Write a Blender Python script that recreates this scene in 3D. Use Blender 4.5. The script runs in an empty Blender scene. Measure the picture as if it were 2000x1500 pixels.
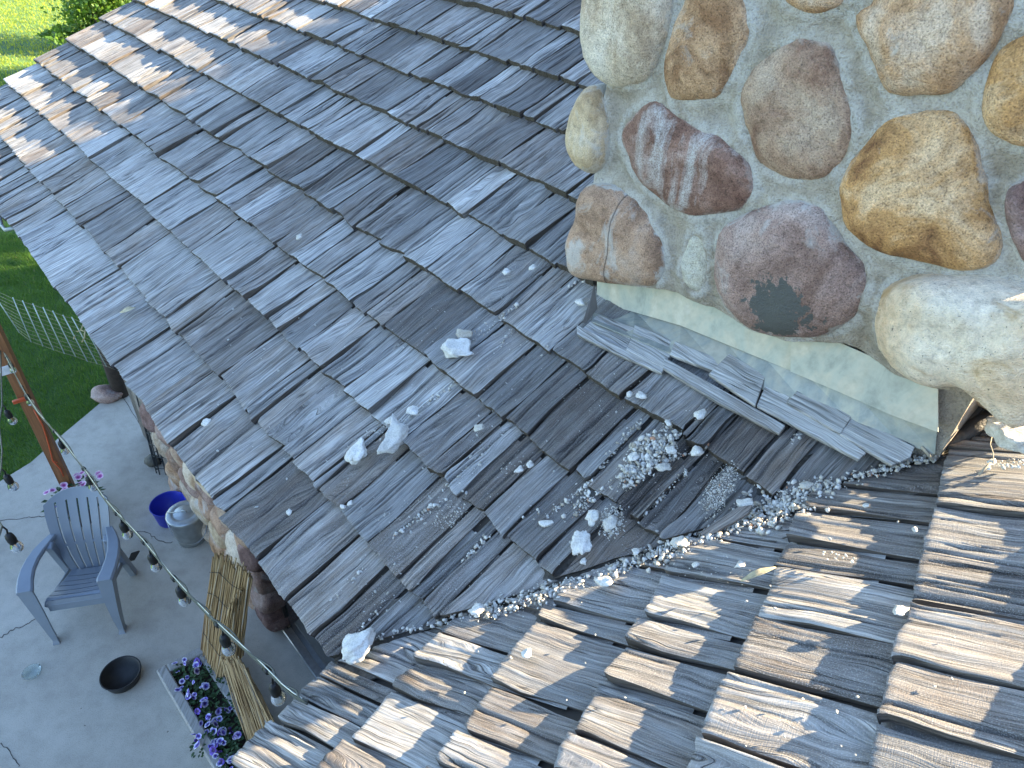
import bpy, math, random
import numpy as np
from mathutils import Vector, Matrix, noise as mnoise

random.seed(11)
rng = np.random.default_rng(11)
SC = bpy.context.scene
COL = SC.collection

# ------------------------------------------------------------------ camera
CZ = 4.974392569
F_PX = 1348.46
CR = np.array([0.99771836, 0.04085736, 0.05374717])
CU = np.array([-0.06751357, 0.60379178, 0.79427791])
CF = np.array([0.0, 0.79609431, -0.60517257])
CAM = np.array([0.0, 0.0, CZ])
cam = bpy.data.cameras.new("camera")
cam.sensor_width = 36.0
cam.lens = F_PX / 2000 * 36
cam.clip_start, cam.clip_end = 0.05, 2000
cam_ob = bpy.data.objects.new("camera", cam)
COL.objects.link(cam_ob)
M = Matrix(((CR[0], CU[0], -CF[0], CAM[0]), (CR[1], CU[1], -CF[1], CAM[1]), (CR[2], CU[2], -CF[2], CAM[2]), (0, 0, 0, 1)))
cam_ob.matrix_world = M
SC.camera = cam_ob

# ------------------------------------------------------------------ light
SUN_AZ, SUN_EL = math.radians(12), math.radians(28)     # azimuth from +x towards +y
S_DIR = np.array([math.cos(SUN_EL) * math.cos(SUN_AZ), math.cos(SUN_EL) * math.sin(SUN_AZ), math.sin(SUN_EL)])
world = bpy.data.worlds.new("World"); SC.world = world
world.use_nodes = True
wn = world.node_tree
sky = wn.nodes.new("ShaderNodeTexSky"); sky.sky_type = 'NISHITA'; sky.sun_disc = False
sky.sun_elevation = SUN_EL
sky.sun_rotation = math.pi / 2 - SUN_AZ
sky.ozone_density = 2.0; sky.air_density = 1.1; sky.dust_density = 0.3
wn.links.new(sky.outputs[0], wn.nodes["Background"].inputs[0])
wn.nodes["Background"].inputs[1].default_value = 0.088
sun = bpy.data.lights.new("sun", 'SUN'); sun.energy = 4.6; sun.angle = math.radians(0.5)
sun.color = (1.0, 0.82, 0.54)
sun_ob = bpy.data.objects.new("sun", sun); COL.objects.link(sun_ob)
sun_ob.rotation_euler = Vector(S_DIR).to_track_quat('Z', 'Y').to_euler()
SC.view_settings.view_transform = 'Standard'; SC.view_settings.look = 'None'
SC.view_settings.gamma = 1; SC.view_settings.use_curve_mapping = False
SC.view_settings.exposure = 2.98

# ------------------------------------------------------------------ geometry of the place
DA = np.array([-0.70106146, 0.71310086, 0.0])       # along the eave of the main roof
DB = np.array([0.52018689, 0.85405246, 0.0])        # along the eave of the wing roof
UA = np.array([0.64314092, 0.63228267, 0.43195877]) # up the main slope
UB = np.array([0.74919921, -0.4563228, 0.48007296]) # up the wing slope
NA = np.cross(UA, DA); NA *= np.sign(NA[2])
NB = np.cross(UB, DB); NB *= np.sign(NB[2])
HA = np.array([UA[0], UA[1], 0]); HA /= np.linalg.norm(HA)
HB = np.array([UB[0], UB[1], 0]); HB /= np.linalg.norm(HB)
P0 = np.array([-0.46385281, 1.08739506, 3.1])       # inside corner of the two eaves
KA = 0.8625 / 0.50605                               # valley on the main slope: up = -KA*along
KB = 0.63066 / 0.77606                              # valley on the wing slope: along = KB*up
UP = np.array([0, 0, 1.0])


def ray(x, y):
    return CF + (x - 1000) / F_PX * CR - (y - 750) / F_PX * CU

def on_plane(x, y, p, n):
    d = ray(x, y)
    return CAM + d * (((p - CAM) @ n) / (d @ n))

def pA(x, y, h=0.0): return on_plane(x, y, P0 + NA * h, NA)
def pB(x, y, h=0.0): return on_plane(x, y, P0 + NB * h, NB)
def gnd(x, y, z=0.0): return on_plane(x, y, np.array([0, 0, z]), UP)
def stA(X): return (X - P0) @ DA, (X - P0) @ UA
def stB(X): return (X - P0) @ DB, (X - P0) @ UB
def atA(s, u, h=0.0): return P0 + DA * s + UA * u + NA * h
def atB(s, u, h=0.0): return P0 + DB * s + UB * u + NB * h

def project(X):
    d = np.asarray(X) - CAM
    z = d @ CF
    return 1000 + F_PX * (d @ CR) / z, 750 - F_PX * (d @ CU) / z, z

# ------------------------------------------------------------------ helpers
def tag(o, label=None, cat=None, group=None, kind=None):
    if label: o['label'] = label
    if cat: o['category'] = cat
    if group: o['group'] = group
    if kind: o['kind'] = kind
    return o

def empty(name, loc=(0, 0, 0), rz=0.0, label=None, cat=None, group=None):
    o = bpy.data.objects.new(name, None)
    COL.objects.link(o)
    o.location = Vector([float(v) for v in loc]); o.rotation_euler = (0, 0, rz)
    return tag(o, label, cat, group)

def make_mesh(name, V, Fc, mats=(), uv=None, midx=None, smooth=False, attrs=None):
    me = bpy.data.meshes.new(name)
    me.from_pydata([tuple(map(float, v)) for v in V], [], [tuple(int(i) for i in f) for f in Fc])
    for m in mats: me.materials.append(m)
    if midx is not None: me.polygons.foreach_set('material_index', np.asarray(midx, dtype=np.int32))
    if smooth is not False:
        sm = np.full(len(me.polygons), True) if smooth is True else np.asarray(smooth)
        me.polygons.foreach_set('use_smooth', sm)
    if uv is not None:
        lay = me.uv_layers.new(name="UVMap")
        li = np.empty(len(me.loops), dtype=np.int32); me.loops.foreach_get('vertex_index', li)
        lay.data.foreach_set('uv', np.asarray(uv, dtype=np.float32)[li].ravel())
    if attrs:
        for k, a in attrs.items():
            at = me.attributes.new(k, 'FLOAT', 'POINT')
            at.data.foreach_set('value', np.asarray(a, dtype=np.float32))
    me.update()
    return me

def fast_mesh(name, V, tris, mats=(), attrs=None, smooth=False):
    """big triangle soups from numpy arrays"""
    V = np.asarray(V, dtype=np.float32); T = np.asarray(tris, dtype=np.int32)
    me = bpy.data.meshes.new(name)
    me.vertices.add(len(V)); me.vertices.foreach_set('co', V.ravel())
    me.loops.add(T.size); me.loops.foreach_set('vertex_index', T.ravel())
    me.polygons.add(len(T))
    me.polygons.foreach_set('loop_start', np.arange(0, T.size, T.shape[1], dtype=np.int32))
    me.polygons.foreach_set('loop_total', np.full(len(T), T.shape[1], dtype=np.int32))
    if smooth: me.polygons.foreach_set('use_smooth', np.full(len(T), True))
    for m in mats: me.materials.append(m)
    if attrs:
        for k, a in attrs.items():
            at = me.attributes.new(k, 'FLOAT', 'POINT'); at.data.foreach_set('value', np.asarray(a, dtype=np.float32))
    me.update(calc_edges=True)
    return me

def link(name, me, parent=None, mat=None):
    o = bpy.data.objects.new(name, me)
    COL.objects.link(o)
    if parent is not None: o.parent = parent
    if mat is not None: o.matrix_local = mat
    return o

class MB:
    """collects boxes, tubes, prisms, lathes into one mesh"""
    def __init__(s): s.V, s.F, s.S = [], [], []
    def add(s, V, Fc, smooth=False):
        b = len(s.V); s.V += [tuple(v) for v in V]; s.F += [tuple(i + b for i in f) for f in Fc]; s.S += [smooth] * len(Fc)
        return s
    def box(s, c, size, ax=None, bev=0.0):
        c = np.asarray(c, float); hx, hy, hz = [v / 2 for v in size]
        ax = np.eye(3) if ax is None else np.asarray(ax)
        b = min(bev, hx * .9, hy * .9, hz * .9)
        if b <= 0:
            V = [c + ax[0] * x * hx + ax[1] * y * hy + ax[2] * z * hz for z in (-1, 1) for x, y in ((-1, -1), (1, -1), (1, 1), (-1, 1))]
            return s.add(V, [(3, 2, 1, 0), (4, 5, 6, 7), (0, 1, 5, 4), (1, 2, 6, 5), (2, 3, 7, 6), (3, 0, 4, 7)])
        V = []; Fc = []
        prof = [(-hz, b), (-hz + b, 0), (hz - b, 0), (hz, b)]
        for z, ins in prof:
            X, Y = hx - ins, hy - ins
            q = b * .6
            for x, y in ((-X + q, -Y), (X - q, -Y), (X, -Y + q), (X, Y - q), (X - q, Y), (-X + q, Y), (-X, Y - q), (-X, -Y + q)):
                V.append(c + ax[0] * x + ax[1] * y + ax[2] * z)
        for k in range(3):
            for i in range(8):
                j = (i + 1) % 8; Fc.append((k * 8 + i, k * 8 + j, k * 8 + 8 + j, k * 8 + 8 + i))
        Fc.append(tuple(range(7, -1, -1))); Fc.append(tuple(range(24, 32)))
        return s.add(V, Fc)
    def tube(s, pts, r, n=8, cap=True, smooth=True):
        P = [np.asarray(p, float) for p in pts]; R = [r] * len(P) if np.isscalar(r) else r
        V = []; Fc = []
        up = None
        for i, p in enumerate(P):
            t = P[min(i + 1, len(P) - 1)] - P[max(i - 1, 0)]; t = t / (np.linalg.norm(t) + 1e-12)
            if up is None:
                up = np.cross(t, [0.3, 0.2, 0.93]); 
            up = up - t * (up @ t); up = up / (np.linalg.norm(up) + 1e-12)
            w = np.cross(t, up)
            for k in range(n):
                a = 2 * math.pi * k / n
                V.append(p + R[i] * (math.cos(a) * up + math.sin(a) * w))
        for i in range(len(P) - 1):
            for k in range(n):
                j = (k + 1) % n; Fc.append((i * n + k, i * n + j, (i + 1) * n + j, (i + 1) * n + k))
        if cap:
            Fc.append(tuple(range(n - 1, -1, -1))); Fc.append(tuple((len(P) - 1) * n + k for k in range(n)))
        return s.add(V, Fc, smooth)
    def lathe(s, prof, n=28, c=(0, 0, 0), ax=None, smooth=True):
        c = np.asarray(c, float); ax = np.eye(3) if ax is None else np.asarray(ax)
        V = []; Fc = []
        for r, z in prof:
            for k in range(n):
                a = 2 * math.pi * k / n
                V.append(c + ax[0] * r * math.cos(a) + ax[1] * r * math.sin(a) + ax[2] * z)
        for i in range(len(prof) - 1):
            for k in range(n):
                j = (k + 1) % n; Fc.append((i * n + k, i * n + j, (i + 1) * n + j, (i + 1) * n + k))
        return s.add(V, Fc, smooth)
    def prism(s, top, nrm, th):
        T = [np.asarray(p, float) for p in top]; n = len(T); nrm = np.asarray(nrm, float)
        ar = sum(np.cross(T[i], T[(i + 1) % n]) for i in range(n))
        if ar @ nrm < 0: T = T[::-1]
        V = T + [p - nrm * th for p in T]
        Fc = [tuple(range(n)), tuple(range(2 * n - 1, n - 1, -1))] + [(i + n, (i + 1) % n + n, (i + 1) % n, i) for i in range(n)]
        return s.add(V, Fc)
    def build(s, name, mat, parent=None, world=False):
        V = np.array(s.V)
        me = make_mesh(name, V, s.F, [mat], smooth=s.S)
        return link(name, me, parent)

def sm_noise(n_knots, x, seed):
    r = np.random.default_rng(seed); k = r.standard_normal(n_knots + 3)
    t = np.clip(x, 0, 1) * n_knots; i = np.minimum(t.astype(int), n_knots); f = t - i
    f = f * f * (3 - 2 * f)
    return k[i] * (1 - f) + k[i + 1] * f

# ------------------------------------------------------------------ materials
def new_mat(name):
    m = bpy.data.materials.new(name); m.use_nodes = True
    nt = m.node_tree
    return m, nt, nt.nodes["Principled BSDF"]

def N(nt, typ, **kw):
    n = nt.nodes.new(typ)
    for k, v in kw.items():
        if k.startswith('i_'):
            key = k[2:]; key = int(key) if key.isdigit() else key
            n.inputs[key].default_value = v
        else: setattr(n, k, v)
    return n

def ramp(nt, src, stops):
    r = nt.nodes.new("ShaderNodeValToRGB")
    el = r.color_ramp.elements
    while len(el) < len(stops): el.new(0.5)
    for e, (p, c) in zip(el, stops):
        e.position = p; e.color = (*c, 1) if len(c) == 3 else c
    nt.links.new(src, r.inputs[0])
    return r.outputs[0]

def mixc(nt, fac, a, b, mode='MIX'):
    m = nt.nodes.new("ShaderNodeMix"); m.data_type = 'RGBA'; m.blend_type = mode
    for v, i in ((fac, 0), (a, 6), (b, 7)):
        if isinstance(v, (int, float)): m.inputs[i].default_value = v
        elif isinstance(v, tuple): m.inputs[i].default_value = (*v, 1) if len(v) == 3 else v
        else: nt.links.new(v, m.inputs[i])
    return m.outputs[2]

def mth(nt, op, a, b=None, clamp=False):
    m = nt.nodes.new("ShaderNodeMath"); m.operation = op; m.use_clamp = clamp
    for v, i in ((a, 0), (b, 1)):
        if v is None: continue
        if isinstance(v, (int, float)): m.inputs[i].default_value = v
        else: nt.links.new(v, m.inputs[i])
    return m.outputs[0]

def noise_tex(nt, vec, scale, detail=4, rough=0.55, dist=0.0, dims='3D'):
    n = nt.nodes.new("ShaderNodeTexNoise"); n.noise_dimensions = dims
    n.inputs['Scale'].default_value = scale; n.inputs['Detail'].default_value = detail
    n.inputs['Roughness'].default_value = rough; n.inputs['Distortion'].default_value = dist
    if vec is not None: nt.links.new(vec, n.inputs['Vector'])
    return n.outputs['Fac']

def mapping(nt, vec, scale=(1, 1, 1), loc=(0, 0, 0), rot=(0, 0, 0)):
    m = nt.nodes.new("ShaderNodeMapping"); m.inputs['Scale'].default_value = scale
    m.inputs['Location'].default_value = loc; m.inputs['Rotation'].default_value = rot
    nt.links.new(vec, m.inputs['Vector'])
    return m.outputs[0]

def bump(nt, bsdf, h, strength=0.5, dist=0.01, prev=None):
    b = nt.nodes.new("ShaderNodeBump"); b.inputs['Strength'].default_value = strength; b.inputs['Distance'].default_value = dist
    nt.links.new(h, b.inputs['Height'])
    if prev is not None: nt.links.new(prev, b.inputs['Normal'])
    nt.links.new(b.outputs[0], bsdf.inputs['Normal'])
    return b.outputs[0]

def simple_mat(name, col, rough=0.6, metal=0.0, var=0.15, scale=30, bmp=0.0, spec=0.5):
    m, nt, b = new_mat(name)
    tc = nt.nodes.new("ShaderNodeTexCoord")
    f = noise_tex(nt, tc.outputs['Object'], scale, 5)
    c = ramp(nt, f, [(0.3, tuple(v * (1 - var) for v in col)), (0.7, tuple(min(1, v * (1 + var)) for v in col))])
    nt.links.new(c, b.inputs['Base Color'])
    b.inputs['Roughness'].default_value = rough; b.inputs['Metallic'].default_value = metal
    b.inputs['Specular IOR Level'].default_value = spec
    if bmp: bump(nt, b, f, bmp, 0.01)
    return m

def shake_mat():
    m, nt, b = new_mat("weathered_cedar")
    uv = nt.nodes.new("ShaderNodeUVMap").outputs[0]
    A = lambda n: N(nt, "ShaderNodeAttribute", attribute_name=n).outputs['Fac']
    tone, warm, crack, dust = A('tone'), A('warm'), A('crack'), A('dust')
    wob = noise_tex(nt, mapping(nt, uv, (9, 4.5, 1)), 1.0, 2)
    wv = N(nt, "ShaderNodeVectorMath", operation='MULTIPLY_ADD')
    cmb = N(nt, "ShaderNodeCombineXYZ"); nt.links.new(wob, cmb.inputs[0])
    nt.links.new(cmb.outputs[0], wv.inputs[0]); wv.inputs[1].default_value = (0.035, 0, 0); nt.links.new(uv, wv.inputs[2])
    gu = wv.outputs[0]
    fine = noise_tex(nt, mapping(nt, gu, (560, 10, 1)), 1.0, 3, 0.65)
    med = noise_tex(nt, mapping(nt, gu, (150, 3.0, 1)), 1.0, 4, 0.6)
    big = noise_tex(nt, mapping(nt, gu, (26, 2.6, 1)), 1.0, 3, 0.55)
    blot = noise_tex(nt, mapping(nt, uv, (16, 9, 1)), 1.0, 5, 0.6)
    silver = mixc(nt, tone, (0.15, 0.147, 0.145), (0.45, 0.445, 0.435))
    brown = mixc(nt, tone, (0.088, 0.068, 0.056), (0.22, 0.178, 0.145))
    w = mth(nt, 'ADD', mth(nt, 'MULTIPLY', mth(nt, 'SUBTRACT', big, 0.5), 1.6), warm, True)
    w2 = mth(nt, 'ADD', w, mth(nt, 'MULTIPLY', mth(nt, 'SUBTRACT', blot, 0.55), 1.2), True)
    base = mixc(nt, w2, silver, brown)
    st = ramp(nt, med, [(0.32, (0.38,) * 3), (0.45, (0.80,) * 3), (0.56, (1.06,) * 3), (0.70, (1.5,) * 3)])
    base = mixc(nt, 1.0, base, st, 'MULTIPLY')
    fs = ramp(nt, fine, [(0.33, (0.50,) * 3), (0.48, (0.97,) * 3), (0.68, (1.2,) * 3)])
    base = mixc(nt, 0.9, base, fs, 'MULTIPLY')
    # drying checks: thin dark lines that run with the grain and die out
    def lines(su, sv, wd, gate_s, lo):
        f = noise_tex(nt, mapping(nt, gu, (su, sv, 1), (3.1, 7.7, 0)), 1.0, 1, 0.4)
        d = mth(nt, 'ABSOLUTE', mth(nt, 'SUBTRACT', f, 0.5))
        g = noise_tex(nt, mapping(nt, gu, gate_s, (11, 5, 0)), 1.0, 2, 0.5)
        gate = ramp(nt, g, [(lo, (0, 0, 0)), (lo + .12, (1, 1, 1))])
        return mth(nt, 'MULTIPLY', ramp(nt, d, [(0.0, (1, 1, 1)), (wd, (0, 0, 0))]), gate)
    l1 = lines(95, 1.3, 0.016, (30, 5, 1), .47)
    l2 = lines(42, 1.0, 0.009, (14, 3.5, 1), .50)
    ln = mth(nt, 'MAXIMUM', l1, l2)
    base = mixc(nt, mth(nt, 'MULTIPLY', ln, 0.88), base, (0.028, 0.024, 0.022))
    base = mixc(nt, mth(nt, 'MULTIPLY', crack, 0.85), base, (0.028, 0.023, 0.02))
    # powdery mortar dust
    spk = noise_tex(nt, mapping(nt, uv, (700, 300, 1)), 1.0, 2, 0.7)
    spf = ramp(nt, spk, [(0.54, (0, 0, 0)), (0.62, (1, 1, 1))])
    dm = mth(nt, 'MULTIPLY', mth(nt, 'MULTIPLY', dust, spf), noise_tex(nt, mapping(nt, uv, (30, 22, 1)), 1.0, 3), True)
    base = mixc(nt, dm, base, (0.58, 0.57, 0.55))
    nt.links.new(base, b.inputs['Base Color'])
    b.inputs['Roughness'].default_value = 0.74
    b.inputs['Specular IOR Level'].default_value = 0.4
    saw = noise_tex(nt, mapping(nt, uv, (60, 480, 1)), 1.0, 2)
    h = mth(nt, 'ADD', mth(nt, 'MULTIPLY', fine, 0.5), mth(nt, 'ADD', mth(nt, 'MULTIPLY', med, 1.3), mth(nt, 'MULTIPLY', saw, 0.3)))
    h = mth(nt, 'SUBTRACT', h, mth(nt, 'MULTIPLY', ln, 1.6))
    bump(nt, b, h, 0.9, 0.0036)
    return m

def butt_mat():
    m, nt, b = new_mat("cedar_end_grain")
    tc = nt.nodes.new("ShaderNodeTexCoord")
    f = noise_tex(nt, mapping(nt, tc.outputs['Object'], (90, 90, 240)), 1.0, 4, 0.7)
    c = ramp(nt, f, [(0.3, (0.022, 0.017, 0.013)), (0.55, (0.085, 0.068, 0.05)), (0.75, (0.2, 0.17, 0.125))])
    nt.links.new(c, b.inputs['Base Color']); b.inputs['Roughness'].default_value = 0.95
    bump(nt, b, f, 0.9, 0.01)
    return m

def stone_mat(name, cols, scale=5.0, spk=0.35, streak=None, mineral=0.0, dark_blob=None, pits=0.2, band=None, line=None):
    """cols: three stops; mineral: share of white lime film; streak: vertical white runs"""
    m, nt, b = new_mat(name)
    tc = nt.nodes.new("ShaderNodeTexCoord"); ob = tc.outputs['Object']
    oi = N(nt, "ShaderNodeObjectInfo")
    off = N(nt, "ShaderNodeVectorMath", operation='MULTIPLY_ADD')
    rr = N(nt, "ShaderNodeCombineXYZ")
    for i in range(3): nt.links.new(oi.outputs['Random'], rr.inputs[i])
    nt.links.new(rr.outputs[0], off.inputs[0]); off.inputs[1].default_value = (7, 13, 19); nt.links.new(ob, off.inputs[2])
    v = off.outputs[0]
    f1 = noise_tex(nt, v, scale, 6, 0.62, 0.6)
    if band: f1 = mth(nt, 'ADD', mth(nt, 'MULTIPLY', f1, 0.6), mth(nt, 'MULTIPLY', noise_tex(nt, mapping(nt, v, band), 1.0, 5, 0.6, 0.3), 0.4))
    c = ramp(nt, f1, [(0.37, cols[0]), (0.5, cols[1]), (0.62, cols[2])])
    f2 = noise_tex(nt, v, 240, 3, 0.6)
    sp = ramp(nt, f2, [(0.34, (0.42,) * 3), (0.46, (0.95,) * 3), (0.55, (1.04,) * 3), (0.68, (1.45,) * 3)])
    c = mixc(nt, spk * 1.6, c, sp, 'MULTIPLY')
    f4 = noise_tex(nt, v, 45, 4, 0.65)
    c = mixc(nt, 0.9, c, ramp(nt, f4, [(0.28, (0.62,) * 3), (0.45, (0.95,) * 3), (0.6, (1.08,) * 3), (0.75, (1.28,) * 3)]), 'MULTIPLY')
    f6 = noise_tex(nt, v, 13, 6, 0.7, 0.4)
    c = mixc(nt, 0.8, c, ramp(nt, f6, [(0.3, (0.66, 0.60, 0.56)), (0.48, (1, 1, 1)), (0.62, (1.05, 1.03, 1.0)), (0.75, (1.25, 1.25, 1.28))]), 'MULTIPLY')
    f7 = noise_tex(nt, v, 120, 2, 0.5)
    c = mixc(nt, ramp(nt, f7, [(0.71 - .012 * pits, (0, 0, 0)), (0.74 - .012 * pits, (.7,) * 3)]), c, (0.05, 0.04, 0.035))
    if mineral:
        g = noise_tex(nt, v, scale * 1.5, 6, 0.65, 0.8)
        lo = 0.68 - 0.3 * mineral
        fm = ramp(nt, g, [(lo, (0, 0, 0)), (lo + 0.10, (0.55,) * 3)])
        c = mixc(nt, fm, c, (0.50, 0.50, 0.49))
    if streak:
        sn = noise_tex(nt, mapping(nt, ob, streak), 1.0, 4, 0.6, 0.5)
        fm = ramp(nt, mth(nt, 'ADD', mth(nt, 'MULTIPLY', sn, 0.85), mth(nt, 'MULTIPLY', f4, 0.15)), [(0.51, (0, 0, 0)), (0.64, (0.85,) * 3)])
        fm = mixc(nt, .75, fm, ramp(nt, f2, [(0.40, (.25,) * 3), (0.58, (1,) * 3)]), 'MULTIPLY')
        c = mixc(nt, fm, c, (0.58, 0.57, 0.56))
    if pits > 1:
        po = noise_tex(nt, mapping(nt, v, (30, 30, 75)), 1.0, 3, .6)
        c = mixc(nt, ramp(nt, po, [(.69, (0, 0, 0)), (.74, (.6,) * 3)]), c, (.13, .09, .06))
        oc = noise_tex(nt, mapping(nt, v, (7, 7, 12)), 1.0, 5, .65, 1.2)
        c = mixc(nt, ramp(nt, oc, [(.54, (0, 0, 0)), (.66, (.55,) * 3)]), c, (.50, .31, .13))
    rim = N(nt, "ShaderNodeAttribute", attribute_name='rim').outputs['Fac']
    rg = mth(nt, 'ADD', mth(nt, 'MULTIPLY', rim, 1.0), mth(nt, 'MULTIPLY', mth(nt, 'SUBTRACT', f6, 0.5), 2.2))
    c = mixc(nt, ramp(nt, rg, [(.62, (0, 0, 0)), (.85, (min(.85, .25 + mineral * 1.3),) * 3)]), c, (0.50, 0.49, 0.46))
    if line is not None:
        dt = N(nt, "ShaderNodeVectorMath", operation='DOT_PRODUCT'); nt.links.new(ob, dt.inputs[0]); dt.inputs[1].default_value = line[0]
        q = mth(nt, 'ADD', mth(nt, 'SUBTRACT', dt.outputs['Value'], line[1]), mth(nt, 'MULTIPLY', mth(nt, 'SUBTRACT', noise_tex(nt, ob, 14, 3), .5), .018))
        c = mixc(nt, ramp(nt, mth(nt, 'ABSOLUTE', q), [(.0008, (.85,) * 3), (.0022, (0, 0, 0))]), c, (0.05, 0.035, 0.03))
    if dark_blob:
        p, r = dark_blob
        d = N(nt, "ShaderNodeVectorMath", operation='DISTANCE'); nt.links.new(ob, d.inputs[0]); d.inputs[1].default_value = p
        dn = mth(nt, 'ADD', mth(nt, 'DIVIDE', d.outputs['Value'], r), mth(nt, 'MULTIPLY', mth(nt, 'SUBTRACT', noise_tex(nt, ob, 26, 6, 0.7), 0.5), 2.4))
        fm = ramp(nt, dn, [(0.72, (1, 1, 1)), (0.80, (0, 0, 0))])
        c = mixc(nt, fm, c, (0.085, 0.085, 0.078))
    nt.links.new(c, b.inputs['Base Color'])
    b.inputs['Roughness'].default_value = 0.72
    b.inputs['Specular IOR Level'].default_value = 0.3
    h = mth(nt, 'ADD', mth(nt, 'MULTIPLY', f4, 1.0), mth(nt, 'MULTIPLY', f2, 0.3 + pits))
    bump(nt, b, h, 0.8, 0.011)
    return m

MAT_SHAKE = shake_mat(); MAT_BUTT = butt_mat()
MAT_DECK = simple_mat("dark_sheathing", (0.045, 0.038, 0.032), 0.95)
MAT_FASCIA = simple_mat("dark_brown_fascia", (0.07, 0.045, 0.03), 0.8)

# ------------------------------------------------------------------ shakes
EXP_A = 0.2975

def shake_geo(w, L, E, tb, seed, nx, ustart=None, skew=0.0, tone=0.5, warm=0.3, dust=0.1, rough=1.0, lift=0.0, broken=False):
    """local frame: x across the width (0..w), y up the slope, z off the roof"""
    r = np.random.default_rng(seed)
    X = np.linspace(0, w, nx + 1)
    tx = X / w
    ny_t = np.array([0, 0.007, 0.03, 0.07, 0.13, 0.20, 0.29, 0.40, 0.52, 0.62, 1.0])
    # edges of the split piece are not straight
    butt = sm_noise(max(3, int(w / 0.016)), tx, seed + 1) * 0.0009 + sm_noise(3, tx, seed + 2) * 0.0022 + sm_noise(max(6, int(w / 0.004)), tx, seed + 12) * 0.0007 + skew * (tx - .5)
    if broken:
        butt = butt + np.where(tx > 0.55, 0.07 + 0.015 * r.standard_normal(), 0) * np.clip((tx - .55) * 12, 0, 1)
    y0 = butt if ustart is None else np.maximum(butt, ustart + sm_noise(4, tx, seed + 9) * 0.006)
    keep = y0 < L - 0.01
    if keep.sum() < 2: return None
    i0, i1 = np.where(keep)[0][[0, -1]]
    X = X[i0:i1 + 1]; tx = tx[i0:i1 + 1]; y0 = y0[i0:i1 + 1]; n = len(X)
    ncr = r.poisson(1.5 * rough * max(0.5, w / 0.15))
    cr = [(r.uniform(0.06, 0.94), r.uniform(-0.12, 0.12), r.uniform(0.0016, 0.0040), r.uniform(0.004, 0.012), r.uniform(0.45, 1.3), r.uniform(-0.1, 0.3)) for _ in range(ncr)]
    amp = r.uniform(0.5, 1.7) * rough
    k1, k2, k3 = max(4, int(w / 0.03)), max(8, int(w / 0.012)), max(12, int(w / 0.0065))
    wander = r.normal(0, 0.03)
    wv_a, wv_p = r.normal(0, 0.02), r.uniform(0, 6)
    cup = r.normal(0, 0.0025); twist = r.normal(0, 0.0045); curl = r.uniform(-0.001, 0.002); bow = r.normal(0, 0.003)
    wave_e = sm_noise(4, np.linspace(0, 1, len(ny_t)), seed + 5) * 0.003
    wave_f = sm_noise(4, np.linspace(0, 1, len(ny_t)), seed + 6) * 0.003
    V, UV, TO, WA, CK, DU = [], [], [], [], [], []
    uo, vo = r.uniform(0, 60), r.uniform(0, 60); us_ = r.uniform(.5, 1.5)
    gw, gp, gf = (r.uniform(.004, .011) if r.random() < .3 else .0015), r.uniform(0, 6), r.uniform(8, 22)
    tops = []
    for j, t in enumerate(ny_t):
        y = y0 + (L - y0) * t
        ty = y / E
        gx = np.clip(tx + wander * ty + wv_a * np.sin(ty * 4 + wv_p), 0, 1)
        c = amp * (sm_noise(k1, gx, seed + 3) * 0.0008 + sm_noise(k2, gx, seed + 4) * 0.0007 + sm_noise(k3, gx, seed + 7) * 0.0006)
        ck = np.zeros(n)
        for xc, sl, wd, dp, ln, st in cr:
            e = np.clip((ln - ty) * 5, 0, 1) * np.clip((ty - st) * 8 + 1, 0, 1)
            g = np.exp(-((tx - xc - sl * ty + wander * ty) * w / wd) ** 2) * e
            ck = np.maximum(ck, g); c = c - dp * g
        z = np.where(ty < 1, tb * (1 - ty), -.004 * np.clip((ty - 1) * 6, 0, 1)) + c * np.clip(1.15 - 0.35 * ty, 0.3, 1) + cup * (2 * tx - 1) ** 2 + twist * (2 * tx - 1) * np.clip(1 - ty, 0, 1) + curl * np.clip(1 - ty * 2.2, 0, 1) ** 2 + bow * np.sin(math.pi * np.clip(ty, 0, 1)) + lift * np.clip(1 - ty, 0, 1)
        edge = np.minimum(X - X[0], X[-1] - X)
        z = z - 0.0012 * np.exp(-edge / 0.0018)
        if j == 0: z = z - 0.0015
        x = X + wave_e[j] * (1 - tx) + wave_f[j] * tx
        tops.append((x, y, z, ck))
        V += list(zip(x, y, z))
        UV += list(zip(x * us_ + uo + gw * np.sin(y * gf + gp + 9 * tx), y * (.7 + .3 * us_) + vo))
        TO += [tone] * n; WA += [warm] * n; CK += list(np.clip(ck * 0.9 + np.clip(-c / 0.004, 0, 1) * 0.45, 0, 1)); DU += [dust] * n
    ny = len(ny_t)
    Fc = [(j * n + i, j * n + i + 1, (j + 1) * n + i + 1, (j + 1) * n + i) for j in range(ny - 1) for i in range(n - 1)]
    MI = [0] * len(Fc); SM = [True] * len(Fc)
    def thick(y): return tb * np.clip(1 - y / (E * 1.25), 0, 1) + 0.004
    # butt face
    b = len(V); x, y, z, ck = tops[0]
    bot = z - thick(y) - 0.002 + np.abs(sm_noise(k2, tx, seed + 8)) * 0.003
    V += list(zip(x, y + 0.002, bot)); UV += list(zip(x + uo, y + vo)); TO += [tone] * n; WA += [warm] * n; CK += [0.4] * n; DU += [0] * n
    V += list(zip(x, y, z)); UV += list(zip(x + uo, y + vo)); TO += [tone] * n; WA += [warm] * n; CK += [0.2] * n; DU += [0] * n
    for i in range(n - 1): Fc.append((b + i, b + i + 1, b + n + i + 1, b + n + i)); MI.append(1); SM.append(False)
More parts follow.
